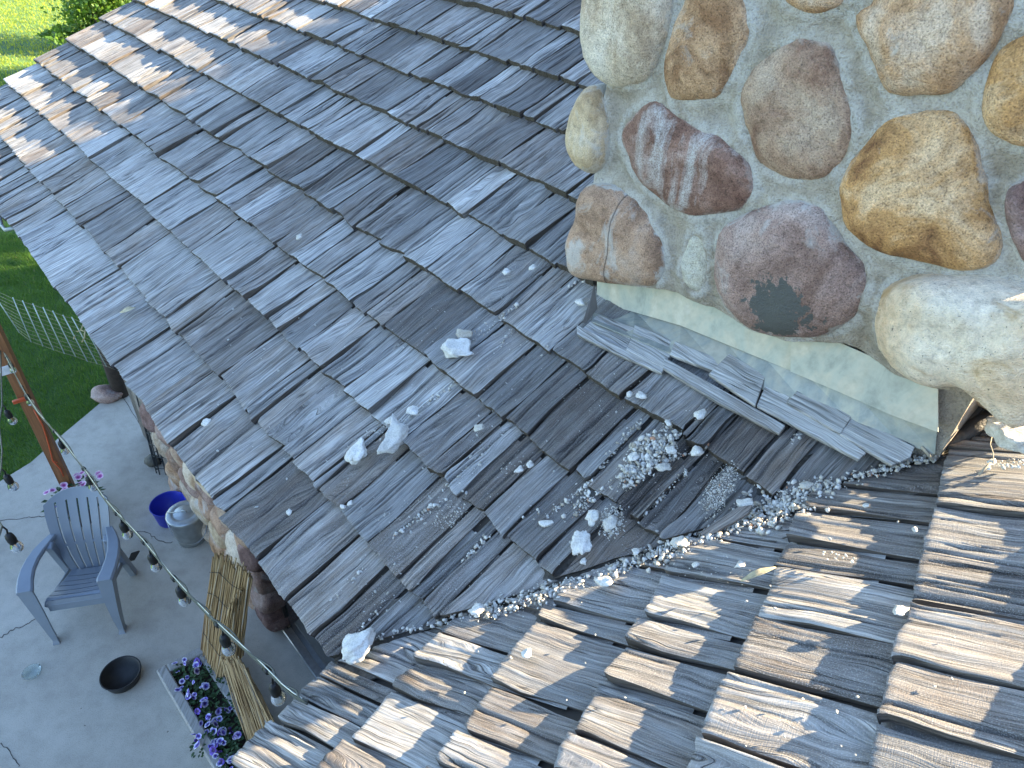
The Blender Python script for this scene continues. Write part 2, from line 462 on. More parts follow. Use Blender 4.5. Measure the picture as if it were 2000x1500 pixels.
    # the two split sides
    for side in (0, n - 1):
        b = len(V)
        for x, y, z, ck in tops:
            xx, yy, zz = x[side], y[side], z[side]
            V.append((xx, yy, zz)); V.append((xx + (0.002 if side == 0 else -0.002), yy, zz - thick(yy)))
            UV += [(zz * 1.0 + uo + 5, yy + vo), (zz - thick(yy) + uo + 5, yy + vo)]
            TO += [tone * 0.6] * 2; WA += [min(1, warm + 0.45)] * 2; CK += [0.15, 0.5]; DU += [0, 0]
        for j in range(ny - 1):
            q = (b + 2 * j, b + 2 * j + 2, b + 2 * j + 3, b + 2 * j + 1)
            Fc.append(q if side else q[::-1]); MI.append(0); SM.append(False)
    return dict(V=np.array(V), F=Fc, UV=np.array(UV), MI=MI, SM=SM, A=dict(tone=TO, warm=WA, crack=CK, dust=DU))

def geo_mesh(name, g):
    return make_mesh(name, g['V'], g['F'], [MAT_SHAKE, MAT_BUTT], uv=g['UV'], midx=g['MI'], smooth=g['SM'], attrs=g['A'])

def frame(side):
    """4x4 of the roof frame: x along (right-handed), y up the slope, z off the roof"""
    d, u, n = (DA, UA, NA) if side == 'A' else (DB, UB, NB)
    sg = 1.0 if np.cross(d, u) @ n > 0 else -1.0
    return d * sg, u, n, sg

# joints read along the butt lines (photo pixels on the roof plane)
SEAM_A = {
 0: [(72,504),(121,564),(143,593),(188,657),(232,717),(256,751),(292,795),(307,812),(347,865),(397,932),(431,976),(450,1002),(522,1087),(574,1167),(631,1234),(655,1290)],
 1: [(160,447),(205,495),(235,524),(297,583),(331,620),(353,646),(388,679),(436,737),(500,790),(511,814),(542,840),(565,875),(587,897),(625,940),(639,945),(676,992),(730,1055),(785,1125),(810,1153),(831,1176),(853,1213)],
 2: [(161,294),(182,311),(213,339),(276,413),(330,462),(370,500),(444,555),(483,590),(532,621),(563,642),(595,677),(633,723),(681,763),(729,807),(792,867),(841,916),(864,939),(900,972),(943,1006),(992,1048),(1055,1097),(1083,1132)],
 3: [(723,609),(756,636),(834,693),(879,729),(933,780),(987,822),(1026,858),(1119,927),(1150,945),(1200,987),(1227,1010),(1252,1024),(1287,1052)],
 4: [(969,618),(1011,639),(1077,687),(1140,735),(1223,778),(1328,856),(1347,854),(1379,877),(1462,923),(1517,969)],
 5: [(775,353),(827,385),(869,406),(911,423),(974,469),(1027,493),(1080,528),(1153,569)],
}
SHAKES_B = {   # butt segments of single wing shakes (photo pixels)
 0: [((647,1293),(630,1325)),((628,1327),(587,1366)),((588,1368),(550,1409)),((528,1404),(458,1497))],
 1: [((852,1239),(812,1286)),((803,1300),(775,1335)),((757,1360),(691,1444)),((670,1458),(610,1520))],
 2: [((1065,1181),(1050,1209)),((1034,1223),(973,1325)),((957,1353),(911,1426)),((892,1428),(855,1493)),((845,1500),(790,1580))],
 3: [((1333,1052),(1310,1107)),((1292,1135),(1265,1206)),((1247,1213),(1230,1255)),((1219,1269),(1195,1335)),((1174,1339),(1128,1437)),((1118,1440),(1080,1505)),((1075,1515),(1040,1590))],
 4: [((1595,953),(1581,997)),((1558,1001),(1540,1061)),((1538,1066),(1520,1106)),((1517,1116),(1489,1209)),((1475,1206),(1454,1304)),((1415,1329),(1380,1447)),((1363,1455),(1340,1540))],
 5: [((1848,886),(1846,997)),((1834,997),(1811,1089)),((1811,1091),(1790,1178)),((1776,1188),(1753,1290)),((1751,1307),(1714,1405)),((1716,1426),(1690,1510)),((1685,1515),(1650,1600))],
}
CH_S0, CH_S1, CH_U0, CH_D = -0.907, 0.306, 1.50, 0.85

SH = []   # (side, s_lo, s_hi, u0, E)
E_UPS = [0, 0.292, 0.600, 0.882, 1.175, 1.490, 1.795, 2.097, 2.393, 2.727] + [2.727 + 0.3 * i for i in range(1, 8)]
RAKE = 5.80
srng = random.Random(5)
for k, u in enumerate(E_UPS):
    lo_s = -u / KA
    E = (E_UPS[k + 1] - u) if k + 1 < len(E_UPS) else 0.3
    known = sorted(stA(pA(*q))[0] for q in SEAM_A.get(k, []))
    cuts = []
    if known:
        s = known[0]
        while s > lo_s - 0.15:
            s -= srng.choice([0.09, 0.13, 0.17, 0.21]) * srng.uniform(.85, 1.1); cuts.append(s)
        cuts += known; s = known[-1]
    else:
        s = lo_s - 0.1; cuts.append(s)
    while s < RAKE - 0.06:
        s += srng.choice([0.08, 0.11, 0.14, 0.17, 0.21, 0.25]) * srng.uniform(.85, 1.15); cuts.append(min(s, RAKE + srng.uniform(-.015, .015)))
    cuts = sorted(cuts)
    for a, b in zip(cuts[:-1], cuts[1:]):
        if b - a < 0.02: continue
        mid = (a + b) / 2
        if CH_S0 + .04 < mid < CH_S1 - .03 and CH_U0 - .05 < u < CH_U0 + CH_D: continue
        SH.append(('A', a, b, u, E))
UPS_B = [0, 0.305, 0.572, 0.838, 1.105, 1.400, 1.69, 1.98, 2.27, 2.56, 2.85, 3.14]
for k, u in enumerate(UPS_B):
    hi_s = KB * u + 0.22
    E = (UPS_B[k + 1] - u) if k + 1 < len(UPS_B) else 0.29
    segs = []
    for q1, q2 in SHAKES_B.get(k, []):
        s1, u1 = stB(pB(*q1)); s2, u2 = stB(pB(*q2))
        segs.append((min(s1, s2), max(s1, s2), (u1 + u2) / 2))
    segs.sort()
    if segs:
        s = segs[-1][1] + .008
        while s < hi_s:
            w = srng.choice([0.1, 0.14, 0.18]); SH.append(('B', s, s + w, u + srng.uniform(-.008, .008), E)); s += w + .01
        for q in range(len(segs) - 1):
            m_ = (segs[q][1] + segs[q + 1][0]) / 2; g_ = min(.006, max(.001, (segs[q + 1][0] - segs[q][1]) / 2))
            segs[q] = (segs[q][0], m_ - g_, segs[q][2]); segs[q + 1] = (m_ + g_, segs[q + 1][1], segs[q + 1][2])
        for a, b, uu in segs: SH.append(('B', a, b, 0.6 * uu + 0.4 * u, E))
        s = segs[0][0] - .004
    else: s = hi_s
    while s > -1.6:
        w = srng.choice([0.1, 0.13, 0.16, 0.2, 0.24]); SH.append(('B', s - w, s - .008, u + srng.uniform(-.01, .01), E)); s -= w

def vis_size(side, a, b, u, E):
    at = atA if side == 'A' else atB
    q = [project(at(s, v)) for s, v in ((a, u), (b, u), (b, u + E), (a, u + E))]
    xs, ys = [p[0] for p in q], [p[1] for p in q]
    if min(p[2] for p in q) < .2: return 0
    if max(xs) < 0 or min(xs) > 2000 or max(ys) < 0 or min(ys) > 1500: return 0
    m = at((a + b) / 2, u + E / 2)
    sm, um = (a + b) / 2, u + E / 2
    if side == 'A' and um < -KA * sm - .05: return 0
    if side == 'B' and sm > KB * um + .06: return 0
    cx, cy = sum(xs) / 4, sum(ys) / 4
    if cx > 1190 and cy < 520: return 0          # behind the chimney
    ar = 0
    for i in range(4): ar += xs[i] * ys[(i + 1) % 4] - xs[(i + 1) % 4] * ys[i]
    return abs(ar) / 2

# ------------------------------------------------------------------ the house
house = empty("house", (P0[0], P0[1], 0), 0, "stone house with grey wood shake roofs and a cobblestone chimney", "house")
HO = np.array([P0[0], P0[1], 0.0])
def H(X): return np.asarray(X, float) - HO           # world -> house space

def deck(name, poly, n):
    b = MB(); b.prism([H(p) for p in poly], n, 0.10)
    return b.build(name, MAT_DECK, house)
DK = -0.024
RIDGE = 2.16
uRA = RIDGE / UA[2]; uRB = RIDGE / UB[2]
sv = -uRA / KA
roof_a = deck("main_roof", [atA(0, 0.012, DK), atA(RAKE - .02, 0.012, DK), atA(RAKE - .02, uRA, DK), atA(sv, uRA, DK)], NA)
roof_b = deck("wing_roof", [atB(0, 0.012, DK), atB(KB * uRB, uRB, DK), atB(-5.5, uRB, DK), atB(-5.5, 0.012, DK)], NB)
# far slopes, so that the house is closed behind the ridges
RV = atA(sv, uRA); RA = atA(RAKE - .02, uRA); RB = atB(-5.5, uRB)
na_h, nb_h = HA * 4.6, HB * 4.4
mat2 = np.array([DA[:2], DB[:2]]).T
cc = np.linalg.solve(mat2, (nb_h - na_h)[:2])
C = RV + na_h + DA * cc[0]; C[2] = 3.1
b = MB()
b.prism([H(RA + UP * DK), H(RV + UP * DK), H(C), H(np.array([*(RA + na_h)[:2], 3.1]))], UP, .1)
b.prism([H(RV + UP * DK), H(RB + UP * DK), H(np.array([*(RB + nb_h)[:2], 3.1])), H(C)], UP, .1)
b.build("back_roof", MAT_SHAKE, house)
# eave boards
b = MB()
b.box(H(atA(2.9, 0.03, -0.10)), (5.76, 0.03, 0.12), [DA, HA, UP])
b.box(H(atB(-2.76, 0.03, -0.10)), (5.46, 0.03, 0.12), [DB, HB, UP])
b.build("fascia", MAT_FASCIA, house)

ranked = sorted(((vis_size(*s), i) for i, s in enumerate(SH)), reverse=True)
single = {i for v, i in ranked[:300] if v > 60}
acc = {'A': dict(V=[], F=[], UV=[], MI=[], SM=[], A=dict(tone=[], warm=[], crack=[], dust=[])), 'B': None}
acc['B'] = dict(V=[], F=[], UV=[], MI=[], SM=[], A=dict(tone=[], warm=[], crack=[], dust=[]))
VAL_DIR = atA(-1, KA) - P0
for i, (side, a, b_, u, E) in enumerate(SH):
    xax, yax, zax, sg = frame(side)
    r = random.Random(900 + i)
    if i not in single and side == 'A' and u < -KA * ((a + b_) / 2) - 0.5: continue
    gap = r.uniform(0.005, 0.019) if side == 'A' else r.uniform(0.001, 0.006)
    lo, hi = a + gap / 2, b_ - gap / 2
    w = hi - lo
    L = E * 1.85
    vs = vis_size(side, a, b_, u, E)
    mid_px = project((atA if side == 'A' else atB)((a + b_) / 2, u))
    near = vs > 2600
    nx = int(np.clip(w / (0.0042 if near else 0.0075), 6, 44)) if vs > 0 else 5
    tb = r.uniform(0.020, 0.037) if side == 'A' else r.uniform(0.019, 0.027)
    ujit = r.uniform(-0.007, 0.007) if (side == 'A') else 0
    xs = np.linspace(lo, hi, nx + 1) if sg > 0 else np.linspace(hi, lo, nx + 1)
    if side == 'A': us = -KA * xs + 0.020 - (u + ujit)
    else: us = xs / KB + 0.012 - (u + ujit)
    us = np.clip(us, -1, 9)
    if us.max() < -0.02: us = None
    tone = min(1, max(0, r.gauss(0.51 if side == 'A' else 0.46, 0.25)))
    warm = min(1, max(0, r.gauss(0.33, 0.22)))
    if side == 'A':
        sm = (a + b_) / 2
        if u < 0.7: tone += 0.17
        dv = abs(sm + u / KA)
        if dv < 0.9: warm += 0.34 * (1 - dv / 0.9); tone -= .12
    else: warm += 0.08
    dust = max(0.0, 1.0 - abs((a + b_) / 2 - (0.2 if side == 'A' else 0.5)) / 1.4) * 0.75 * (1 if u < 1.6 else 0.3)
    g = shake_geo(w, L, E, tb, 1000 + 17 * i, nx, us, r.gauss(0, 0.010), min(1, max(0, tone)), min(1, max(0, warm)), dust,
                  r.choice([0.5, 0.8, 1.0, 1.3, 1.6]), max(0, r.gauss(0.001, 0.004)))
    if g is None: continue
    org = (atA if side == 'A' else atB)(lo if sg > 0 else hi, u + ujit, -0.010)
    Mx = Matrix(((xax[0], yax[0], zax[0], org[0] - HO[0]), (xax[1], yax[1], zax[1], org[1] - HO[1]), (xax[2], yax[2], zax[2], org[2] - HO[2]), (0, 0, 0, 1)))
    roof = roof_a if side == 'A' else roof_b
    if i in single:
        link("shake", geo_mesh("shake", g), roof, Mx)
    else:
        t = acc[side]; base = sum(len(v) for v in t['V'])
        R3 = np.stack([xax, yax, zax]); Vw = g['V'] @ R3 + (org - HO)
        t['V'].append(Vw); t['F'] += [tuple(q + base for q in f) for f in g['F']]
        t['UV'].append(g['UV']); t['MI'] += g['MI']; t['SM'] += g['SM']
        for k in t['A']: t['A'][k] += g['A'][k]
for side, roof in (('A', roof_a), ('B', roof_b)):
    t = acc[side]
    if t['V']:
        t['V'] = np.concatenate(t['V']); t['UV'] = np.concatenate(t['UV'])
        tag(link("distant_shakes", geo_mesh("distant_shakes", t), roof), kind='stuff')
# dirt-filled trough in the valley
VD = np.array([0.90948424, 0.18448045, 0.37256593])
pa_ = np.cross(NA, VD); pa_ /= np.linalg.norm(pa_); pa_ *= np.sign(pa_ @ DA)
pb_ = np.cross(NB, VD); pb_ /= np.linalg.norm(pb_); pb_ *= -np.sign(pb_ @ DB)
b = MB()
b.prism([H(P0 - NA * .010), H(P0 + VD * 2.2 - NA * .010), H(P0 + VD * 2.2 + pa_ * .12 - NA * .010), H(P0 + pa_ * .12 - NA * .010)], NA, .004)
b.prism([H(P0 - NB * .010), H(P0 + VD * 2.2 - NB * .010), H(P0 + VD * 2.2 + pb_ * .12 - NB * .010), H(P0 + pb_ * .12 - NB * .010)], NB, .004)
b.build("valley_trough", simple_mat("valley_dirt", (0.075, 0.066, 0.057), 0.95, 0, 0.5, 60, 0.6), house)
# ------------------------------------------------------------------ chimney
FB = pA(1165, 555) * 0 + atA(CH_S0, CH_U0); FT = atA(CH_S1, CH_U0)      # right and left end of the front base line
def chF(x, y, off=0.0): return on_plane(x, y, FB - HA * off, HA)         # photo pixel on the chimney's front (off = proud of it)
def ch2(X): return (X - FB) @ DA, X[2]                                   # (along, z) on the front
CH_TOP = 6.9
MAT_MORTAR, nt, bs = new_mat("grey_mortar")
ob = nt.nodes.new("ShaderNodeTexCoord").outputs['Object']
n1 = noise_tex(nt, ob, 6, 6, 0.65, 0.5); n2 = noise_tex(nt, ob, 180, 3, 0.6); n3 = noise_tex(nt, ob, 26, 5, 0.65)
c = ramp(nt, n1, [(0.3, (0.255, 0.205, 0.15)), (0.45, (0.35, 0.30, 0.24)), (0.58, (0.405, 0.36, 0.305)), (0.72, (0.48, 0.445, 0.40))])
c = mixc(nt, 0.8, c, ramp(nt, n3, [(0.3, (0.72,) * 3), (0.6, (1.05,) * 3), (0.8, (1.2,) * 3)]), 'MULTIPLY')
ed = N(nt, 'ShaderNodeAttribute', attribute_name='edge').outputs['Fac']
n4 = noise_tex(nt, ob, 11, 5, 0.65, .6)
eg = mth(nt, 'ADD', mth(nt, 'MULTIPLY', ed, .7), mth(nt, 'MULTIPLY', mth(nt, 'SUBTRACT', n4, .5), 2.6))
c = mixc(nt, ramp(nt, eg, [(.35, (0, 0, 0)), (.8, (.75,) * 3)]), c, (0.50, 0.48, 0.455))
c = mixc(nt, ramp(nt, n4, [(.62, (0, 0, 0)), (.72, (.6,) * 3)]), c, (0.17, 0.15, 0.11))
c = mixc(nt, 0.55, c, ramp(nt, n2, [(0.33, (0.5,) * 3), (0.5, (1.0,) * 3), (0.7, (1.2,) * 3)]), 'MULTIPLY')
nt.links.new(c, bs.inputs['Base Color']); bs.inputs['Roughness'].default_value = 0.92
bump(nt, bs, mth(nt, 'ADD', n3, mth(nt, 'MULTIPLY', n2, 0.6)), 1.0, 0.014)

MO = 0.055       # mortar face, proud of the flashing line
chim_org = FB * 0.5 + FT * 0.5 + HA * CH_D / 2
# stones: outline in photo pixels on the front face, bulge, material key
SM_PALE = stone_mat("cream_sandstone", [(0.33, 0.225, 0.14), (0.54, 0.445, 0.345), (0.63, 0.56, 0.48)], 3.2, 0.5, mineral=0.25, band=(10, 10, 1.6))
SM_TAN = stone_mat("tan_sandstone", [(0.24, 0.125, 0.062), (0.46, 0.285, 0.165), (0.53, 0.40, 0.30)], 6, 0.55, mineral=0.18)
SM_OCHRE = stone_mat("ochre_sandstone", [(0.19, 0.085, 0.035), (0.47, 0.26, 0.105), (0.60, 0.42, 0.26)], 5.5, 0.55, mineral=0.10)
SM_PINK = stone_mat("pinkish_brown_quartzite", [(0.22, 0.125, 0.085), (0.36, 0.245, 0.175), (0.42, 0.32, 0.245)], 5.5, 0.5, mineral=0.10)
SM_ROSE = stone_mat("rose_sandstone", [(0.27, 0.165, 0.11), (0.41, 0.265, 0.18), (0.45, 0.33, 0.26)], 4.5, 0.5, mineral=0.52)
SM_STRIPE = stone_mat("striped_red_quartzite", [(0.15, 0.075, 0.055), (0.25, 0.14, 0.105), (0.33, 0.215, 0.18)], 5, 0.6, streak=(12, 12, 1.3), pits=0.5)
SM_PURPLE = stone_mat("purple_quartzite", [(0.19, 0.115, 0.09), (0.31, 0.21, 0.18), (0.40, 0.31, 0.28)], 4.0, 0.6, mineral=0.34)
SM_WHITE = stone_mat("pitted_cream_limestone", [(0.62, 0.41, 0.23), (0.80, 0.63, 0.45), (0.84, 0.73, 0.59)], 3.2, 0.16, mineral=0.0, pits=1.05)
SM_DARKRED = stone_mat("dark_red_quartzite", [(0.10, 0.055, 0.05), (0.19, 0.115, 0.105), (0.27, 0.19, 0.18)], 6, 0.5, mineral=0.25)
SM_YEL = stone_mat("yellow_grey_river_stone", [(0.40, 0.28, 0.16), (0.54, 0.42, 0.28), (0.57, 0.49, 0.40)], 5, 0.3, mineral=0.5, band=(22, 22, 2))
SM_GREY = stone_mat("pale_grey_stone", [(0.38, 0.34, 0.26), (0.48, 0.45, 0.38), (0.52, 0.51, 0.47)], 6, 0.4, mineral=0.35)
bl = chF(1518, 608, 0.13)
STONES = [
 ([(1129,70),(1134,0),(1142,-70),(1200,-110),(1290,-90),(1310,-20),(1306,50),(1290,105),(1262,155),(1212,174),(1165,162),(1138,125)], .075, SM_PALE),
 ([(1333,0),(1352,-50),(1400,-70),(1436,-30),(1462,51),(1448,106),(1411,170),(1390,196),(1315,202),(1296,175),(1294,138),(1310,60)], .06, SM_TAN),
 ([(1535,83),(1568,76),(1618,87),(1639,133),(1656,184),(1671,262),(1648,317),(1602,355),(1531,354),(1476,331),(1453,285),(1439,198),(1466,120)], .05, SM_PINK),
 ([(1520,0),(1510,-60),(1580,-100),(1650,-60),(1652,0),(1620,22),(1581,28),(1545,20)], .05, SM_TAN),
 ([(1658,30),(1690,0),(1720,-60),(1850,-90),(1960,-50),(1990,-5),(1977,37),(1931,115),(1890,164),(1860,188),(1807,194),(1733,191),(1710,158),(1683,92),(1664,62)], .06, SM_OCHRE if False else SM_TAN),
 ([(2010,55),(1945,101),(1917,170),(1913,230),(1940,271),(2000,292),(2070,280),(2110,180),(2080,70)], .06, SM_OCHRE),
 ([(1761,221),(1820,214),(1862,216),(1890,244),(1908,294),(1928,391),(1951,460),(1940,515),(1885,536),(1770,511),(1701,492),(1655,446),(1632,391),(1641,345),(1692,276),(1724,239)], .07, SM_OCHRE),
 ([(1108,294),(1110,235),(1121,198),(1144,168),(1168,180),(1183,230),(1184,285),(1172,330),(1149,346),(1124,330)], .075, SM_YEL),
 ([(1205,271),(1222,223),(1255,199),(1287,200),(1356,246),(1411,271),(1457,317),(1471,365),(1460,403),(1402,422),(1338,424),(1287,400),(1232,345)], .055, SM_STRIPE),
 ([(1140,364),(1190,362),(1232,388),(1273,440),(1296,501),(1288,550),(1255,567),(1172,553),(1117,534),(1103,488),(1117,428)], .08, SM_ROSE),
 ([(1347,455),(1370,460),(1380,497),(1376,550),(1360,576),(1333,566),(1321,538),(1331,490)], .03, SM_GREY),
 ([(1393,501),(1411,445),(1471,409),(1540,391),(1591,396),(1627,442),(1662,488),(1692,529),(1688,589),(1650,635),(1586,666),(1503,658),(1439,621),(1402,572)], .085, SM_PURPLE),
 ([(1706,589),(1733,560),(1816,543),(1908,550),(2000,562),(2090,570),(2150,660),(2120,770),(2040,826),(1985,830),(1931,797),(1880,762),(1816,757),(1761,735),(1718,689),(1700,640)], .15, SM_WHITE),
 ([(1963,380),(1985,358),(2030,350),(2080,400),(2070,500),(2010,524),(1980,490),(1962,430)], .05, SM_DARKRED),
]
# rows that go on above and to the right of the picture
for q in ([(1170,-330),(1290,-340),(1320,-220),(1280,-130),(1170,-140),(1140,-230)], [(1350,-330),(1470,-300),(1490,-180),(1440,-100),(1340,-120),(1330,-230)],
          [(1520,-340),(1640,-330),(1660,-200),(1600,-140),(1510,-160)], [(1690,-330),(1860,-320),(1880,-180),(1790,-130),(1690,-160)],
          [(1920,-300),(2060,-280),(2090,-150),(2000,-90),(1910,-130)], [(2040,-40),(2130,-60),(2170,60),(2110,60),(2050,10)]):
    STONES.append((q, .06, random.choice([SM_TAN, SM_PINK, SM_PALE, SM_PURPLE])))

def catmull(P, n):
    P = np.asarray(P, float); m = len(P); out = []
    seg = [np.linalg.norm(P[(i + 1) % m] - P[i]) for i in range(m)]; tot = sum(seg); acc_ = np.concatenate([[0], np.cumsum(seg)])
    for k in range(n):
        d = tot * k / n; i = int(np.searchsorted(acc_, d, 'right') - 1); i = min(i, m - 1); t = (d - acc_[i]) / seg[i]
        p0, p1, p2, p3 = P[(i - 1) % m], P[i], P[(i + 1) % m], P[(i + 2) % m]
        out.append(0.5 * ((2 * p1) + (p2 - p0) * t + (2 * p0 - 5 * p1 + 4 * p2 - p3) * t ** 2 + (3 * p1 - p0 - 3 * p2 + p3) * t ** 3))
    return np.array(out)

def rim_attr(nv, n):
    hs = [1, 1, .85, .6, .36, .12, 0, 0, 0]
    return np.array([hs[min(i // n, 8)] for i in range(nv)])

def stone_mesh(out2, bulge, ax, az, nrm, org, seed, mat, n=44, sub=0.05, rough=1.0):
    """out2: outline in (ax,az) metres relative to org; bulges along nrm; origin on the mortar"""
    P = catmull(out2, n); c = P.mean(0)
    rings = [(1.0, -sub), (1.0, 0.0), (.985, .22), (.955, .42), (.90, .62), (.80, .80), (.66, .92), (.46, .985), (.22, 1.0)]
    V = []; rr = random.Random(seed); ph = [rr.uniform(0, 50) for _ in range(3)]
    tx, tz = rr.uniform(-.25, .25), rr.uniform(-.25, .25)
    for sc, h in rings:
        for p in P:
            q = c + (p - c) * sc
            hh = h * bulge if h > 0 else h
            d = q - c; R = max(np.abs(P - c).max(), .01)
            hh += (tx * d[0] + tz * d[1]) / R * bulge * max(0, h) * .8
            pos = org + ax * q[0] + az * q[1] + nrm * hh
            nv = mnoise.noise(Vector(pos * 9 + np.array(ph))) * .012 + mnoise.noise(Vector(pos * 26 + np.array(ph))) * .0045 + mnoise.noise(Vector(pos * 70 + np.array(ph))) * .0015
            k = min(1, max(h, 0) * 2.5 + .15) * rough
            pos = pos + nrm * nv * k + (ax * d[0] + az * d[1]) / R * nv * (1 - max(h, 0)) * .7 * rough
            V.append(pos)
    top = org + ax * c[0] + az * c[1] + nrm * bulge
    V.append(top)
    Fc = []
    for j in range(len(rings) - 1):
        for k in range(n):
            m = (k + 1) % n; Fc.append((j * n + k, j * n + m, (j + 1) * n + m, (j + 1) * n + k))
    for k in range(n): Fc.append(((len(rings) - 1) * n + k, (len(rings) - 1) * n + (k + 1) % n, len(V) - 1))
    V = np.array(V)
    cen = V.mean(0)
    return V - cen, Fc, cen

chimney = empty("chimney", chim_org - HO); chimney.parent = house
# mortar: front face as a displaced sheet whose lower edge hangs over the flashing, then the body
low_px = [(1160,548),(1240,566),(1300,574),(1350,596),(1400,612),(1470,650),(1540,672),(1600,676),(1650,682),(1700,715),(1730,733),(1800,756),(1860,770),(1990,800)]
low = np.array([ch2(chF(x, y - 10, MO)) for x, y in low_px]); low = low[low[:, 0].argsort()]
stone2 = []
for px, bg, mt in STONES:
    stone2.append(np.array([ch2(chF(x, y, MO + (.03 if bg < .1 else .06))) for x, y in px]))
S0, S1 = -0.03, (FT - FB) @ DA + .02
nxm, nzm = 150, 170
dense = [catmull(P, 90) for P in stone2]
gs = np.linspace(S0, S1, nxm)
V = []; ED = []
for j in range(nzm):
    for i in range(nxm):
        s = gs[i]; z0 = np.interp(s, low[:, 0], low[:, 1]); z = z0 + (CH_TOP - z0) * (j / (nzm - 1)) ** 1.6
        pt = np.array([s, z]); d = 9
        if z < 5.9:
            for P in dense:
                cc_ = P.mean(0)
                if abs(cc_[0] - s) + abs(cc_[1] - z) < .42:
                    d = min(d, np.sqrt(((P - pt) ** 2).sum(1)).min())
        lip = .008 * math.exp(-(d / .018) ** 2)
        pos = FB + DA * s + UP * (z - FB[2])
        nv = mnoise.noise(Vector(pos * 7)) * .016 + mnoise.noise(Vector(pos * 20)) * .009 + mnoise.noise(Vector(pos * 55)) * .0035
        off = MO + nv + lip
        off -= .030 * (1 - math.exp(-(max(d - .012, 0) / .05) ** 2)) - .010
        ED.append(math.exp(-(d / .022) ** 2) if d < 9 else 0)
        if j == 0: off = .008
        V.append(H(pos - HA * off))
Fc = [(j * nxm + i, j * nxm + i + 1, (j + 1) * nxm + i + 1, (j + 1) * nxm + i) for j in range(nzm - 1) for i in range(nxm - 1)]
Vm = np.array(V) - (chim_org - HO)
link("mortar_face", make_mesh("mortar_face", Vm, Fc, [MAT_MORTAR], smooth=True, attrs=dict(edge=ED)), chimney)
b = MB()
cw = S1 - S0
cb = FB + DA * (S0 + cw / 2) + HA * (CH_D / 2 + .0)
zc0, zc1 = 3.3, CH_TOP
b.box(np.array([cb[0], cb[1], (zc0 + zc1) / 2]) - chim_org, (cw - .05, CH_D - .01, zc1 - zc0), [DA, HA, UP])
b.box(np.array([*(cb + DA * 0)[:2], (zc1 + 3.95) / 2 + .25]) - chim_org, (cw + .02, CH_D - .04, zc1 - 4.45), [DA, HA, UP], .02)
b.build("mortar_core", MAT_MORTAR, chimney)
for k, ((px, bg, mt), P) in enumerate(zip(STONES, stone2)):
    if mt is SM_PURPLE and k == 11:
        mt = stone_mat("purple_quartzite_with_dark_stain", [(0.19, 0.115, 0.09), (0.31, 0.21, 0.18), (0.40, 0.31, 0.28)], 4.0, 0.6, mineral=0.34, dark_blob=((0, 0, 0), 1))
    org = FB - HA * (MO - .004); org = org + UP * (-FB[2])
    Vs, Fs, cen = stone_mesh(P, bg, DA, UP, -HA, org, 40 + k, mt, n=52 if k < 14 else 28, rough=2.6 if mt is SM_WHITE else 1.15)
    if k == 9: mt = stone_mat("cracked_rose_sandstone", [(0.27, 0.165, 0.11), (0.41, 0.265, 0.18), (0.45, 0.33, 0.26)], 4.5, 0.5, mineral=0.52, line=(Vector(DA), float((chF(1188, 460, MO + .08) - cen) @ DA)))
    o = link("stone", make_mesh("stone", Vs, Fs, [mt], smooth=True, attrs=dict(rim=rim_attr(len(Vs), 52 if k < 14 else 28))), chimney)
    o.location = Vector(cen - chim_org)
    if k == 11:
        o['label'] = "purple boulder with a black tar stain"
        for nd in mt.node_tree.nodes:
            if nd.type == 'VECT_MATH' and nd.operation == 'DISTANCE': nd.inputs[1].default_value = Vector(bl - cen)
        for nd in mt.node_tree.nodes:
            if nd.type == 'MATH' and nd.operation == 'DIVIDE' and nd.inputs[1].default_value == 1: nd.inputs[1].default_value = .11
# stones of the two side faces
for side, base, ax in ((1, FT + DA * .02, HA), (-1, FB - DA * .03, HA)):
    rs = random.Random(70 + side)
    z = 4.05 if side > 0 else 3.95
    while z < CH_TOP - .2:
        s = .17 + rs.uniform(0, .05)
        while s < CH_D - .08:
            w, h = rs.uniform(.09, .14), rs.uniform(.09, .13)
            q = [(s + w * math.cos(t) * rs.uniform(.85, 1.1), z + h * math.sin(t) * rs.uniform(.85, 1.1)) for t in np.linspace(0, 2 * math.pi, 9)[:-1]]
            Vs, Fs, cen = stone_mesh(q, .05, ax, UP, DA * side, base - UP * base[2], rs.random(), None, n=20)
            o = link("stone", make_mesh("stone", Vs, Fs, [rs.choice([SM_TAN, SM_PINK, SM_PALE, SM_PURPLE, SM_ROSE])], smooth=True), chimney)
            o.location = Vector(cen - chim_org)
            s += w * 2 + .05
        z += .29

# ------------------------------------------------------------------ metal flashing round the chimney foot
MAT_ZINC, nt, bs = new_mat("weathered_painted_metal")
ob = nt.nodes.new("ShaderNodeTexCoord").outputs['Object']
f1 = noise_tex(nt, mapping(nt, ob, (9, 9, 5)), 1.0, 6, 0.65, 0.8); f2 = noise_tex(nt, ob, 38, 5, 0.6)
c = ramp(nt, f1, [(0.3, (0.27, 0.29, 0.26)), (0.45, (0.40, 0.41, 0.355)), (0.58, (0.48, 0.445, 0.36)), (0.72, (0.56, 0.53, 0.465))])
c = mixc(nt, 0.6, c, ramp(nt, f2, [(0.3, (0.75,) * 3), (0.55, (1.02,) * 3), (0.75, (1.12,) * 3)]), 'MULTIPLY')
nt.links.new(c, bs.inputs['Base Color']); bs.inputs['Roughness'].default_value = 0.55; bs.inputs['Metallic'].default_value = 0.1
bump(nt, bs, f2, 0.15, 0.004)
MAT_ZINC2 = MAT_ZINC.copy(); MAT_ZINC2.name = "weathered_apron_metal_shaded"  # darker copy: shading between apron and upright put into the colour
